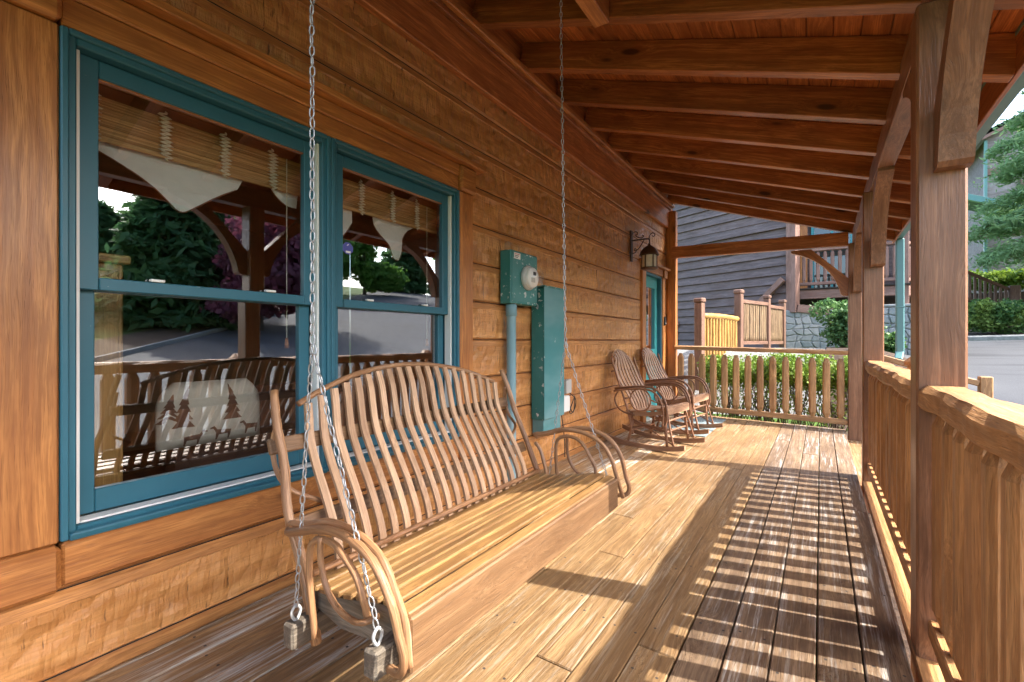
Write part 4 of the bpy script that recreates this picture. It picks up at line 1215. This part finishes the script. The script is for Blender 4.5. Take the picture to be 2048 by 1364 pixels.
mobj('sticker_sheet', [(-.0300, 1.548 + y, 1.575 + z) for y, z in oc] + [(-.0312, 1.548 + y, 1.575 + z) for y, z in oc], [tuple(range(8)), tuple(range(8, 16))[::-1]] + [(i, i + 8, (i + 1) % 8 + 8, (i + 1) % 8) for i in range(8)], M['sticker'], stk)
plank('sticker_print', (-.0294, 1.535, 1.558), (-.0294, 1.565, 1.558), .0006, .010, M['paper'], stk, side=(1, 0, 0), ch=.0001)
plank('sticker_print', (-.0294, 1.543, 1.590), (-.0294, 1.553, 1.598), .0006, .005, M['paper'], stk, side=(1, 0, 0), ch=.0001)

# ------------------------------------------------------------------ foliage helpers
def leaf_mesh(name, pts, size, mat, seed, elong=1.5, jitter=1.0, normals=None, fold=False):
    """one small leaf (a kite of two triangles) at every point"""
    rg = np.random.default_rng(seed)
    P = np.asarray(pts, dtype=float); n = len(P)
    d = rg.normal(size=(n, 3))
    if normals is not None: d = d * jitter + np.asarray(normals)
    d /= np.linalg.norm(d, axis=1)[:, None]
    e = rg.normal(size=(n, 3)); e -= d * (e * d).sum(1)[:, None]; e /= np.linalg.norm(e, axis=1)[:, None]
    f = np.cross(d, e)
    s = size * rg.uniform(.6, 1.35, size=n)[:, None]
    a = P - e * s * elong * .5; c = P + e * s * elong * .5
    b = P + f * s * .5 + d * s * .12; g = P - f * s * .5 + d * s * .12
    V = np.stack([a, b, c, g], 1).reshape(-1, 3)
    me = bpy.data.meshes.new(name)
    me.vertices.add(4 * n); me.vertices.foreach_set('co', V.ravel())
    me.loops.add(4 * n); me.loops.foreach_set('vertex_index', np.arange(4 * n, dtype=np.int32))
    me.polygons.add(n); me.polygons.foreach_set('loop_start', np.arange(0, 4 * n, 4, dtype=np.int32))
    me.polygons.foreach_set('loop_total', np.full(n, 4, dtype=np.int32))
    me.materials.append(mat); me.update(calc_edges=True)
    return me
def blob_pts(blobs, n, seed, shell=.55):
    rg = np.random.default_rng(seed)
    vol = np.array([b[1][0] * b[1][1] * b[1][2] for b in blobs]) ** .67
    cnt = np.maximum(8, (vol / vol.sum() * n).astype(int))
    out, nr = [], []
    for (c, r_), k_ in zip(blobs, cnt):
        d = rg.normal(size=(k_, 3)); d /= np.linalg.norm(d, axis=1)[:, None]
        q = shell + (1 - shell) * rg.random(k_) ** .6
        bump = 1 + .16 * np.sin(d[:, 0] * 7 + c[0] * 3) * np.sin(d[:, 1] * 6 + c[1]) + .12 * np.sin(d[:, 2] * 9 + c[2] * 2)
        out.append(np.array(c) + d * np.array(r_) * (q * bump)[:, None]); nr.append(d)
    return np.concatenate(out), np.concatenate(nr)
F = {}
F['box'] = foliage('boxwood_leaf', (.09, .17, .02), (.26, .36, .05), (.16, .26, .03))
F['green'] = foliage('broad_leaf', (.07, .18, .03), (.18, .34, .06), (.11, .25, .04), .5)
F['dark'] = foliage('dark_needle', (.05, .13, .045), (.12, .23, .08), (.08, .19, .08), .5)
F['cedar'] = foliage('cedar_needle', (.13, .25, .09), (.34, .47, .22), (.22, .36, .15), .4)
F['purple'] = foliage('purple_maple_leaf', (.11, .03, .055), (.30, .08, .12), (.17, .055, .085), .5)
F['shrub'] = foliage('shrub_leaf', (.04, .11, .03), (.14, .25, .08), (.08, .17, .05))
F['deep'] = foliage('deep_shrub_leaf', (.04, .11, .03), (.11, .21, .05), (.20, .29, .06))
F['red'] = foliage('red_flower', (.35, .02, .02), (.6, .08, .05), None)
M['bark'] = wood('bark', (.13, .09, .065), (.06, .042, .03), knot=.3, rough=.85, bump=.8, coord='UV', vary=.2)
M['twig'] = wood('twig', (.22, .17, .12), (.12, .09, .06), knot=.2, rough=.8, bump=.4, coord='UV', vary=.2)

def broad_tree(name, label, x, y, h, r_, mat, seed, n=9000, leaf=.16, trunk=.16, low=.28, group='trees across the drive'):
    rr = random.Random(seed)
    z = G(x, y) - .1
    t = thing(name, label, 'tree', (x, y, z), group)
    tube('trunk', [(x, y, z), (x + rr.uniform(-.1, .1), y + rr.uniform(-.1, .1), z + h * .35), (x + rr.uniform(-.3, .3), y + rr.uniform(-.3, .3), z + h * .8)], lambda q: trunk * (1 - .75 * q), M['bark'], t, 8, 5, wob=.1, seed=seed)
    blobs = []
    for i in range(11):
        a = rr.uniform(0, 6.283); q = rr.random() ** .6; zz = rr.uniform(low, .92)
        k_ = math.sin(min(1, (zz - low) / (1 - low) * .85 + .22) * math.pi) ** .6
        c = (x + math.cos(a) * r_ * q * .75 * k_, y + math.sin(a) * r_ * q * .75 * k_, z + h * zz)
        s_ = r_ * rr.uniform(.30, .5)
        blobs.append((c, (s_, s_, s_ * .75)))
        tube('limb', [(x, y, z + h * max(.2, zz - .3)), ((x + c[0]) / 2, (y + c[1]) / 2, z + h * (zz - .12)), c], lambda q_: trunk * .4 * (1 - .7 * q_), M['bark'], t, 6, 3, wob=.1, seed=i)
    P, N = blob_pts(blobs, n, seed)
    obj('crown', leaf_mesh('crown', P, leaf, mat, seed, 1.4, .9, N), t)
    return t
def pine_tree(name, label, x, y, h, r_, mat, seed, n=9000, leaf=.16, trunk=.16, low=.08, droop=.25, group='trees across the drive', step=.055, wide=1.0, el=2.6):
    rr = random.Random(seed); rg = np.random.default_rng(seed)
    z = G(x, y) - .1
    t = thing(name, label, 'tree', (x, y, z), group)
    tube('trunk', [(x, y, z), (x + .05, y, z + h * .5), (x, y, z + h)], lambda q: trunk * (1 - .93 * q), M['bark'], t, 8, 5, wob=.08, seed=seed)
    P = []; lev = low; bvs, bfs, buv = [], [], []
    while lev < .98:
        m = 5 if lev < .7 else 4
        a0 = rr.uniform(0, 6.283)
        for k_ in range(m):
            a = a0 + 6.283 * k_ / m + rr.uniform(-.3, .3)
            L = r_ * (1 - lev) ** .75 * rr.uniform(.75, 1.12) + .15
            d = np.array([math.cos(a), math.sin(a), 0]); side = np.array([-d[1], d[0], 0])
            b = np.array([x, y, z + h * lev])
            path = [Vector(b + d * L * q + np.array([0, 0, L * (.12 * q - droop * q * q)])) for q in (0, .35, .7, 1)]
            vs, fs, uv = tube_data(path, lambda q: (.012 + .02 * L / 2) * (1 - .8 * q), 5)
            o_ = len(bvs); bvs += vs; bfs += [tuple(i + o_ for i in f) for f in fs]; buv += uv
            cnt = int(L * 100)
            q = rg.random(cnt) ** .7
            w = rg.normal(size=cnt) * .28 * L * wide * (.25 + .9 * np.sin(np.clip(q, 0, 1) * 2.6))
            pz = L * (.12 * q - droop * q * q) - np.abs(w) * .25 + rg.normal(size=cnt) * .04 * L
            P.append(b + d * (L * q)[:, None] + side * w[:, None] + np.array([0, 0, 1.0]) * pz[:, None])
        lev += step * rr.uniform(.8, 1.2)
    P = np.concatenate(P)
    if len(P) > n: P = P[rg.permutation(len(P))[:n]]
    elif len(P) < n:
        k_ = n - len(P); P = np.concatenate([P, P[rg.integers(0, len(P), k_)] + rg.normal(size=(k_, 3)) * .10])
    mobj('limbs', bvs, bfs, M['bark'], t, None, True, buv)
    obj('crown', leaf_mesh('crown', P, leaf, mat, seed, el, .6, np.tile([0, 0, 1.0], (len(P), 1))), t)
    return t
def shrub(name, label, x, y, rx, ry, h, mat, seed, n=5000, leaf=.05, z=None, group=None, cat='shrub', k=9, low=.2, elong=1.5):
    rr = random.Random(seed)
    z = G(x, y) if z is None else z
    t = thing(name, label, cat, (x, y, z), group)
    bl = []
    for i in range(k):
        a = rr.uniform(0, 6.283); q = rr.random() ** .5 * .6
        s_ = rr.uniform(.38, .55)
        zz = rr.uniform(low + .15, .8)
        bl.append(((x + math.cos(a) * rx * q, y + math.sin(a) * ry * q, z + h * zz), (rx * s_, ry * s_, h * min(s_ * .6, 1 - zz + .05))))
    P, N = blob_pts(bl, n, seed, .45)
    P = P[P[:, 2] > z - .02]
    vs, fs, uv = [], [], []
    for i, (c, r_) in enumerate(bl):
        a, b_, e = tube_data(smooth_path([(x + rr.uniform(-.1, .1), y + rr.uniform(-.1, .1), z - .05), ((x + c[0]) / 2 + rr.uniform(-.1, .1), (y + c[1]) / 2, z + (c[2] - z) * .6), c], 3), .018, 5)
        o_ = len(vs); vs += a; fs += [tuple(q + o_ for q in f) for f in b_]; uv += e
    mobj('stems', vs, fs, M['twig'], t, None, True, uv)
    obj('foliage', leaf_mesh('foliage', P, leaf, mat, seed, elong), t)
    return t

# ------------------------------------------------------------------ hedge at the end of the porch
hd = thing('hedge', 'clipped bright green hedge with bare twiggy base behind the end railing', 'hedge', (1.5, 8.35, -.33))
rg = np.random.default_rng(5)
bl = []
rr = random.Random(4)
for i in range(40):
    bl.append(((rr.uniform(.45, 2.65), rr.uniform(8.1, 8.65), rr.uniform(.50, .78)), (.24, .24, .17)))
P, N = blob_pts(bl, 26000, 3, .3)
P2 = np.stack([rg.uniform(.4, 2.7, 7000), rg.uniform(8.0, 8.75, 7000), rg.uniform(-.25, .55, 7000)], 1)
P = np.concatenate([P[P[:, 2] < .93], P2[rg.random(7000) < (.25 + .75 * (P2[:, 2] + .25) / .8)]])
obj('foliage', leaf_mesh('foliage', P, .026, F['box'], 6, 1.6), hd)
vs, fs, uv = [], [], []
for i in range(150):
    x, y = rr.uniform(.45, 2.65), rr.uniform(8.08, 8.6)
    pth = [(x, y, -.34)]
    for k_ in range(3): pth.append((pth[-1][0] + rr.uniform(-.14, .14), pth[-1][1] + rr.uniform(-.1, .1), -.34 + .33 * (k_ + 1)))
    a, b_, e = tube_data(smooth_path(pth, 3), lambda q: .0085 * (1 - .6 * q), 4)
    o_ = len(vs); vs += a; fs += [tuple(q + o_ for q in f) for f in b_]; uv += e
tag(mobj('twigs', vs, fs, M['twig'], hd, None, True, uv), kind='stuff')

# ------------------------------------------------------------------ fences up the bank
def cap_post(parent, x, y, z0, z1, w, rot):
    m = T(x, y, 0) @ Matrix.Rotation(rot, 4, 'Z')
    o = obj('fence_post', cbox_mesh(z1 - z0, w, w, .008, M['fence']), parent, m @ frame((0, 0, (z0 + z1) / 2), (0, 0, 1), (1, 0, 0)))
    vs, fs = cbox_data(w * 1.22, w * 1.22, w * .62, w * .2)
    mobj('post_cap', vs, fs, M['fence'], o, m @ T(0, 0, z1 + w * .36))
    return o
A, B, C_, D_ = Vector((.05, 9.55, 0)), Vector((.50, 11.35, 0)), Vector((.93, 12.75, 0)), Vector((1.19, 13.75, 0))
fa = math.atan2(-(B - A).x, (B - A).y)
fn = thing('log_fence', 'weathered brown fence of round upright pickets with capped posts', 'fence', (B.x, B.y, .9))
gt = thing('log_gate', 'short yellow peeled-log fence panel beside a brown capped post', 'fence', (A.x, A.y, .3))
cap_post(gt, A.x, A.y, .15, 1.83, .15, fa)
cap_post(fn, B.x, B.y, .7, 2.13, .15, fa)
cap_post(fn, C_.x, C_.y, .8, 2.11, .13, fa)
cap_post(fn, D_.x, D_.y, .8, 2.06, .13, fa)
def pickets(parent, p, q, zt, zb_, n, r_, mat, rail_mat, rr_seed, rail_r=.05, roundrail=False):
    rr = random.Random(rr_seed)
    if roundrail:
        tube('top_rail', [(p.x, p.y, zt), ((p.x + q.x) / 2, (p.y + q.y) / 2, zt + .01), (q.x, q.y, zt - .01)], rail_r, mat, parent, 9, 4, wob=.05, seed=1)
    else:
        plank('top_rail', (p.x, p.y, zt), (q.x, q.y, zt), .11, .075, rail_mat, parent, side=tuple(Vector((0, 0, 1)).cross(q - p)))
        plank('bottom_rail', (p.x, p.y, zb_), (q.x, q.y, zb_), .09, .075, rail_mat, parent, side=tuple(Vector((0, 0, 1)).cross(q - p)))
    for i in range(n):
        c = p.lerp(q, (i + .6) / (n + .2))
        k_ = r_ * rr.uniform(.85, 1.15)
        tube('picket', [(c.x, c.y, zb_ + .02), (c.x + rr.uniform(-.008, .008), c.y, (zb_ + zt) / 2), (c.x, c.y, zt - .05), (c.x, c.y, zt + (-.02))], lambda q_: k_ * (1 if q_ < .86 else .6), mat, parent, 8, 4, wob=.05, seed=i)
u = (B - A).normalized()
pickets(gt, A + u * .09, B - u * .12, 1.59, .45, 12, .040, M['log'], M['log'], 3, .062, True)
pickets(fn, B + u * .08, C_ - u * .06, 1.98, 1.06, 13, .030, M['pick'], M['fence'], 5)
pickets(fn, C_ + u * .07, D_ - u * .06, 1.93, 1.06, 11, .026, M['pick'], M['fence'], 6)

# ------------------------------------------------------------------ neighbouring house
nh = thing('neighbour_house', 'dark brown lap-sided house with raised railed balcony beyond the porch', 'house', (1.3, 14.5, .9))
CN = Vector((1.32, 14.5, 0)); WL = Vector((-2.95, 16.35, 0))
wd = (WL - CN).normalized(); wl = 7.5; wn_ = Vector((wd.y, -wd.x, 0)) * 1
if wn_.y > 0: wn_ = -wn_
EX = .25
for k in range(24):
    z0 = .65 + k * EX
    a = CN + wd * .0; b = CN + wd * wl
    proud = wn_ * (.02)
    if k == 14: proud = wn_ * .05
    o = plank('siding_board', a + proud + Vector((0, 0, z0 + EX / 2)), b + proud + Vector((0, 0, z0 + EX / 2)), .032, EX + .03, M['lap'], nh, side=tuple(wn_ + Vector((0, 0, .22))), ch=.003)
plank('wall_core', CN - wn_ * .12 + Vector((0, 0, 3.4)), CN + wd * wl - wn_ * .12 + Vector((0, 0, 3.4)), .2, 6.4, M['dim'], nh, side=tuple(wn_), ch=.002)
obj('corner_post', cbox_mesh(5.0, .24, .24, .008, M['nbeam']), nh, frame(CN + wn_ * .03 + Vector((.08, 0, 3.55 + .8)), (0, 0, 1), wd))
plank('knee_brace', CN + wd * .10 + wn_ * .16 + Vector((0, 0, 2.75)), CN + wd * .95 + wn_ * .16 + Vector((0, 0, 1.95)), .12, .14, M['nbeam'], nh, side=tuple(wn_))
plank('skirt_beam', CN + Vector((.2, .0, 1.96)) + wn_ * .1, CN + Vector((1.55, .55, 1.80)) + wn_ * .1, .12, .20, M['nbeam'], nh, side=(0, 1, 0))
# basement window seen at the foot of the wall
bw = CN + wd * 4.0
nw = part('basement_window', nh, (bw.x, bw.y, 1.1))
plank('window_frame', bw + wd * -.55 + wn_ * .06 + Vector((0, 0, 1.68)), bw + wd * .9 + wn_ * .06 + Vector((0, 0, 1.68)), .06, .14, M['nbeam'], nw, side=tuple(wn_))
plank('window_pane', bw + wd * -.5 + wn_ * .05 + Vector((0, 0, 1.25)), bw + wd * .8 + wn_ * .05 + Vector((0, 0, 1.25)), .03, .70, M['pine'], nw, side=tuple(wn_))
plank('window_stile', bw + wd * .30 + wn_ * .075 + Vector((0, 0, .9)), bw + wd * .30 + wn_ * .075 + Vector((0, 0, 1.6)), .05, .05, M['doorteal'], nw, side=tuple(wn_))
plank('window_rail', bw + wd * -.5 + wn_ * .075 + Vector((0, 0, 1.58)), bw + wd * .8 + wn_ * .075 + Vector((0, 0, 1.58)), .05, .05, M['doorteal'], nw, side=tuple(wn_))
# balcony
bc = part('balcony', nh, (2.5, 14.8, 2.5))
by = 14.72; bx0, bx1 = 1.50, 3.78
box('rim_beam', (bx0, by, 2.22), (bx1, by + .12, 2.46), M['nbeam'], bc, 0, .008)
S0 = Vector((bx1 - .06, by + .13, 0)); S1 = Vector((bx1 + 1.05, by + 3.0, 0)); sdv = (S1 - S0).normalized(); sdn = Vector((sdv.y, -sdv.x, 0))
plank('side_beam', S0 + Vector((0, 0, 2.34)), S1 + Vector((0, 0, 2.34)), .12, .24, M['nbeam'], bc, side=tuple(sdn), ch=.008)
for i in range(9):
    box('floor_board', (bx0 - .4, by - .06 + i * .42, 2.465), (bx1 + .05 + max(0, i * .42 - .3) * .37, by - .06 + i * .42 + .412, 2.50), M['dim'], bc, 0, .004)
box('top_rail', (bx0, by, 3.47), (bx1, by + .13, 3.55), M['nbeam'], bc, 0, .012)
plank('top_rail', S0 + Vector((0, 0, 3.51)), S1 + Vector((0, 0, 3.51)), .13, .08, M['nbeam'], bc, side=tuple(sdn), ch=.012)
plank('header_beam', S0 + Vector((0, 0, 4.35)), S1 + Vector((0, 0, 4.35)), .14, .3, M['nbeam'], bc, side=tuple(sdn), ch=.012)
box('header_beam', (bx0, by, 4.2), (bx1, by + .14, 4.5), M['nbeam'], bc, 0, .012)
box('bottom_rail', (bx0, by + .02, 2.58), (bx1, by + .11, 2.66), M['nbeam'], bc, 0, .01)
plank('bottom_rail', S0 + Vector((0, 0, 2.62)), S1 + Vector((0, 0, 2.62)), .09, .08, M['nbeam'], bc, side=tuple(sdn), ch=.01)
bme = baluster_mesh(.80)
bme.materials[0] = M['nbeam']
for i in range(14): obj('baluster', bme, bc, frame((bx0 + .13 + i * .158, by + .065, 3.065), (0, 0, 1), (1, 0, 0)))
for i in range(17):
    q = S0.lerp(S1, (i + .9) / 18); obj('baluster', bme, bc, frame((q.x, q.y, 3.065), (0, 0, 1), tuple(sdn)))
box('balcony_post', (bx1 - .15, by - .01, 1.95), (bx1 + .01, by + .15, 6.0), M['nbeam'], bc, 2, .01)
# wall with window behind the balcony
box('back_wall', (1.2, 17.9, .6), (5.15, 18.05, 6.8), M['lap'], nh, 0)
for k in range(21):
    plank('siding_board', (1.2, 17.87, 1.2 + k * .25), (5.13, 17.87, 1.2 + k * .25), .03, .262, M['lap'], nh, side=(0, 1, .1))
w2 = part('balcony_window', nh, (2.2, 17.5, 3.2))
box('window_frame', (1.75, 17.77, 2.6), (2.85, 17.84, 4.9), M['doorteal'], w2, 2)
box('window_pane', (1.83, 17.755, 2.68), (2.77, 17.768, 4.82), M['farpane'], w2, 2, .001)
box('window_bar', (2.27, 17.74, 2.68), (2.33, 17.754, 4.82), M['doorteal'], w2, 2, .001)
box('door_trim', (1.45, 17.75, 2.5), (1.65, 17.85, 5.0), M['trim'], w2, 2)
# stone foundation and pier, one stone at a time
def stone_patch(parent, org, ux, w, h, nx, nz, seed, depth=.05):
    rr = random.Random(seed); ux = Vector(ux).normalized(); nn = ux.cross(Vector((0, 0, 1)))
    pts = {}
    for j in range(nz + 1):
        for i in range(nx + 1):
            jx = 0 if i in (0, nx) else rr.uniform(-.33, .33); jz = 0 if j in (0, nz) else rr.uniform(-.33, .33)
            pts[(i, j)] = ((i + jx + (.5 if j % 2 and 0 < i < nx else 0) * .6) * w / nx, (j + jz) * h / nz)
    fr = frame(org, ux, (0, 0, 1))
    for j in range(nz):
        for i in range(nx):
            q = [pts[(i, j)], pts[(i + 1, j)], pts[(i + 1, j + 1)], pts[(i, j + 1)]]
            cx = sum(a for a, b in q) / 4; cz = sum(b for a, b in q) / 4
            s0 = [((a - cx) * .93, (b - cz) * .93) for a, b in q]
            ring = []
            for k_ in range(4):
                a, b = s0[k_], s0[(k_ + 1) % 4]
                ring += [(a[0] * .86 + b[0] * .14, a[1] * .86 + b[1] * .14), (a[0] * .14 + b[0] * .86, a[1] * .14 + b[1] * .86)]
            dp = depth * rr.uniform(.6, 1.2)
            vs = [(a, b, 0) for a, b in ring] + [(a * .97, b * .97, dp * .7) for a, b in ring] + [(a * .75, b * .75, dp) for a, b in ring]
            fs = []
            for L_ in range(2):
                for k_ in range(8): fs.append((L_ * 8 + k_, L_ * 8 + (k_ + 1) % 8, L_ * 8 + 8 + (k_ + 1) % 8, L_ * 8 + 8 + k_))
            fs.append(tuple(range(16, 24)))
            mobj('stone', vs, fs, M['stone'], parent, fr @ T(cx, cz, 0))
fd = part('foundation', nh, (1.5, 14.4, .8))
fo = CN + wn_ * .14 + Vector((-.05, 0, .72))
mobj('mortar_bed', *[[tuple(fo), tuple(fo + Vector((2.0, .6, 0))), tuple(fo + Vector((2.0, .6, 1.2))), tuple(fo + Vector((0, 0, 1.2)))], [(0, 1, 2, 3)]], M['mortar'], fd)
stone_patch(fd, fo + Vector((0, -.003, 0)), (2.0, .6, 0), 2.05, 1.2, 11, 7, 2, .035)
pr = part('stone_pier', nh, (3.6, 14.7, .5))
box('pier_core', (3.22, 14.56, .3), (4.02, 15.3, 1.93), M['mortar'], pr, 2)
stone_patch(pr, Vector((3.225, 14.557, .32)), (1, 0, 0), .79, 1.6, 5, 9, 5, .05)
box('pier_cap', (3.17, 14.5, 1.932), (4.07, 15.35, 1.99), M['stone'], pr, 0, .01)

shrub('azalea_shrub', 'leafy green shrub growing under the balcony behind the corner post', 2.45, 12.6, .80, .65, 1.12, F['shrub'], 31, 6500, .055, z=.88, k=12, low=.05)
shrub('low_shrub', 'low green tuft at the foot of the stone pier', 3.5, 13.7, .4, .35, .5, F['deep'], 33, 1500, .05, k=6)

# ------------------------------------------------------------------ far side of the drive
shrub('rounded_shrub', 'rounded green shrub in the mulch bed behind the kerb, left one', 6.7, 20.9, 1.0, .8, 1.15, F['deep'], 41, 7500, .075, k=14, low=.0, group='shrubs in the mulch bed')
shrub('rounded_shrub', 'rounded dark green shrub in the mulch bed, at the right edge', 8.1, 21.1, 1.0, .8, 1.1, F['deep'], 42, 7000, .075, k=14, low=.0, group='shrubs in the mulch bed')
fh = thing('clipped_hedge', 'long bright green clipped hedge above the stair rail across the drive', 'hedge', (9, 26, G(9, 26)))
hz = 3.0
bl = [((6.4 + i * .33 + rr.uniform(-.1, .1), 26 + rr.uniform(-.25, .25), hz + rr.uniform(.0, .55)), (.42, .42, .42)) for i in range(24)]
P, N = blob_pts(bl, 15000, 8, .4)
obj('foliage', leaf_mesh('foliage', P, .085, F['box'], 12, 1.5), fh)
box('stems', (6.3, 25.8, G(9, 26) - .4), (14, 26.2, hz), M['bark'], fh, 0)
# stair railing
sr = thing('stair_railing', 'dark brown stair railing descending to a square post across the drive', 'railing', (7.5, 23.5, 1.6))
p0, p1 = Vector((5.7, 22.9, 4.0)), Vector((7.69, 24.1, 2.98))
plank('hand_rail', p0, p1, .14, .09, M['fence'], sr, side=(0, 1, 0))
plank('foot_rail', p0 - Vector((0, 0, .95)), p1 - Vector((0, 0, .95)), .08, .08, M['fence'], sr, side=(0, 1, 0))
for i in range(13):
    c = p0.lerp(p1, (i + .5) / 13)
    plank('baluster', c - Vector((0, 0, .93)), c - Vector((0, 0, .04)), .07, .07, M['fence'], sr, side=(1, 0, 0))
box('newel_post', (7.70, 23.95, 1.4), (7.98, 24.23, 3.10), M['fence'], sr, 2, .02)
box('newel_post', (8.15, 24.1, 1.4), (8.38, 24.33, 3.06), M['fence'], sr, 2, .02)

# house behind the cedar
M['pale'] = wood('pale_siding', (.40, .35, .33), (.30, .25, .235), knot=.1, rough=.6, bump=.4, vary=.12, gs=.5)
gh = thing('gabled_house', 'pale brown house with green shingle roof behind the cedar tree', 'house', (12, 33, 3))
gx0, gx1, gy = 9.0, 20.0, 33.0
for k in range(30):
    z0 = 2.0 + k * .32
    plank('siding_board', (gx0, gy, z0 + .16), (gx1, gy, z0 + .16), .05, .335, M['pale'], gh, side=(0, 1, .1))
box('house_core', (gx0 + .05, gy + .05, 1.5), (gx1, gy + 9, 11.4), M['lap'], gh, 0)
for i in range(8):
    plank('gable_board', (gx0 + .2 + i * .75, gy - .01, 11.55 + i * .32), (gx1, gy - .01, 11.55 + i * .32), .05, .335, M['pale'], gh, side=(0, 1, .1))
plank('rake_board', (gx0 - .3, gy - .35, 11.35), (gx0 + 6.5, gy - .35, 14.3), .1, .35, M['nbeam'], gh, side=(0, 1, 0))
plank('band_board', (gx0, gy - .06, 9.6), (gx1, gy - .06, 9.6), .1, .3, M['nbeam'], gh, side=(0, 1, 0))
plank('roof', (gx0 - .7, gy + 4.2, 11.25), (gx0 + 6.2, gy + 4.2, 14.35), 9.2, .2, M['shingle'], gh, side=(0, 1, 0))
plank('roof_gutter', (gx0 - .8, gy - .4, 11.2), (gx0 - .8, gy + 8, 11.2), .14, .14, M['gutter'], gh, side=(1, 0, 0))
box('downspout', (gx0 - .1, gy - .16, 3.0), (gx0 + .02, gy - .055, 11.2), M['gutter'], gh, 2)
for (a, b, c, d) in ((10.2, 11.4, 7.0, 9.0), (12.6, 13.8, 7.0, 9.0), (10.4, 11.8, 3.6, 5.6)):
    w3 = part('window', gh, (a, gy, c))
    box('window_frame', (a, gy - .12, c), (b, gy - .03, d), M['nbeam'], w3, 2)
    box('window_pane', (a + .1, gy - .135, c + .1), (b - .1, gy - .121, d - .1), M['farpane'], w3, 2, .002)
# low porch roof of that house
plank('porch_canopy', (7.3, 31.2, 8.15), (10.6, 30.6, 6.5), 2.0, .16, M['shingle'], gh, side=(0, 1, 0))
plank('canopy_gutter', (7.3, 30.1, 8.05), (10.7, 29.5, 6.38), .2, .26, M['gutter'], gh, side=(0, 1, 0))
box('canopy_beam', (7.4, 31.0, 6.0), (16, 31.25, 6.35), M['nbeam'], gh, 0)

pine_tree('cedar_tree', 'tall pale green cedar with layered drooping branches across the drive', 9.0, 22.9, 11.8, 3.1, F['cedar'], 51, 56000, .058, .20, .25, .30, None, .075, .9, 3.6)

# ------------------------------------------------------------------ trees that stand across the drive (seen in the window panes)
TR = 'trees across the drive'
pine_tree('pine_tree', 'dense dark pine on the lawn, nearest the drive', 21.5, 9.0, 7.6, 3.0, F['dark'], 61, 16000, .22, .2, .06, .2, TR, .05)
pine_tree('pine_tree', 'dark pine at the left behind the lawn', 28.0, 8.2, 5.5, 2.6, F['dark'], 62, 12000, .26, .22, .06, .2, TR)
pine_tree('pine_tree', 'dark pine rising behind the purple maple', 27.0, 11.5, 11.0, 3.6, F['dark'], 63, 13000, .26, .22, .06, .2, TR)
pine_tree('pine_tree', 'far dark pine up the slope', 34.0, 16.0, 12.0, 3.8, F['dark'], 64, 11000, .3, .25, .06, .2, TR)
broad_tree('maple_tree', 'purple-leaved maple on the lawn beside the drive', 18.0, 10.9, 4.8, 3.5, F['purple'], 65, 14000, .17, .14, .22)
broad_tree('broadleaf_tree', 'bright green broadleaf tree at the bend of the lane', 33.5, 24.0, 8.0, 3.8, F['green'], 66, 12000, .26, .2, .2)
broad_tree('broadleaf_tree', 'wide green tree beyond the lane, second from the bend', 36.0, 31.0, 8.5, 4.2, F['green'], 67, 12000, .28, .2, .2)
broad_tree('broadleaf_tree', 'green tree at the upper end of the lane', 33.0, 45.0, 9.5, 4.5, F['green'], 68, 11000, .3, .2, .2)
pine_tree('pine_tree', 'dark pine between the broadleaf trees at the top of the lane', 40.0, 40.0, 10.0, 3.6, F['dark'], 69, 10000, .3, .25, .06, .2, TR)
broad_tree('broadleaf_tree', 'green tree on the hill behind the bend', 42.0, 27.0, 9.5, 4.5, F['green'], 70, 10000, .3, .2, .2)
shrub('flowering_shrub', 'red flowering shrub beside the drive', 16.5, 3.4, 1.0, 1.0, 1.1, F['red'], 72, 2500, .07)
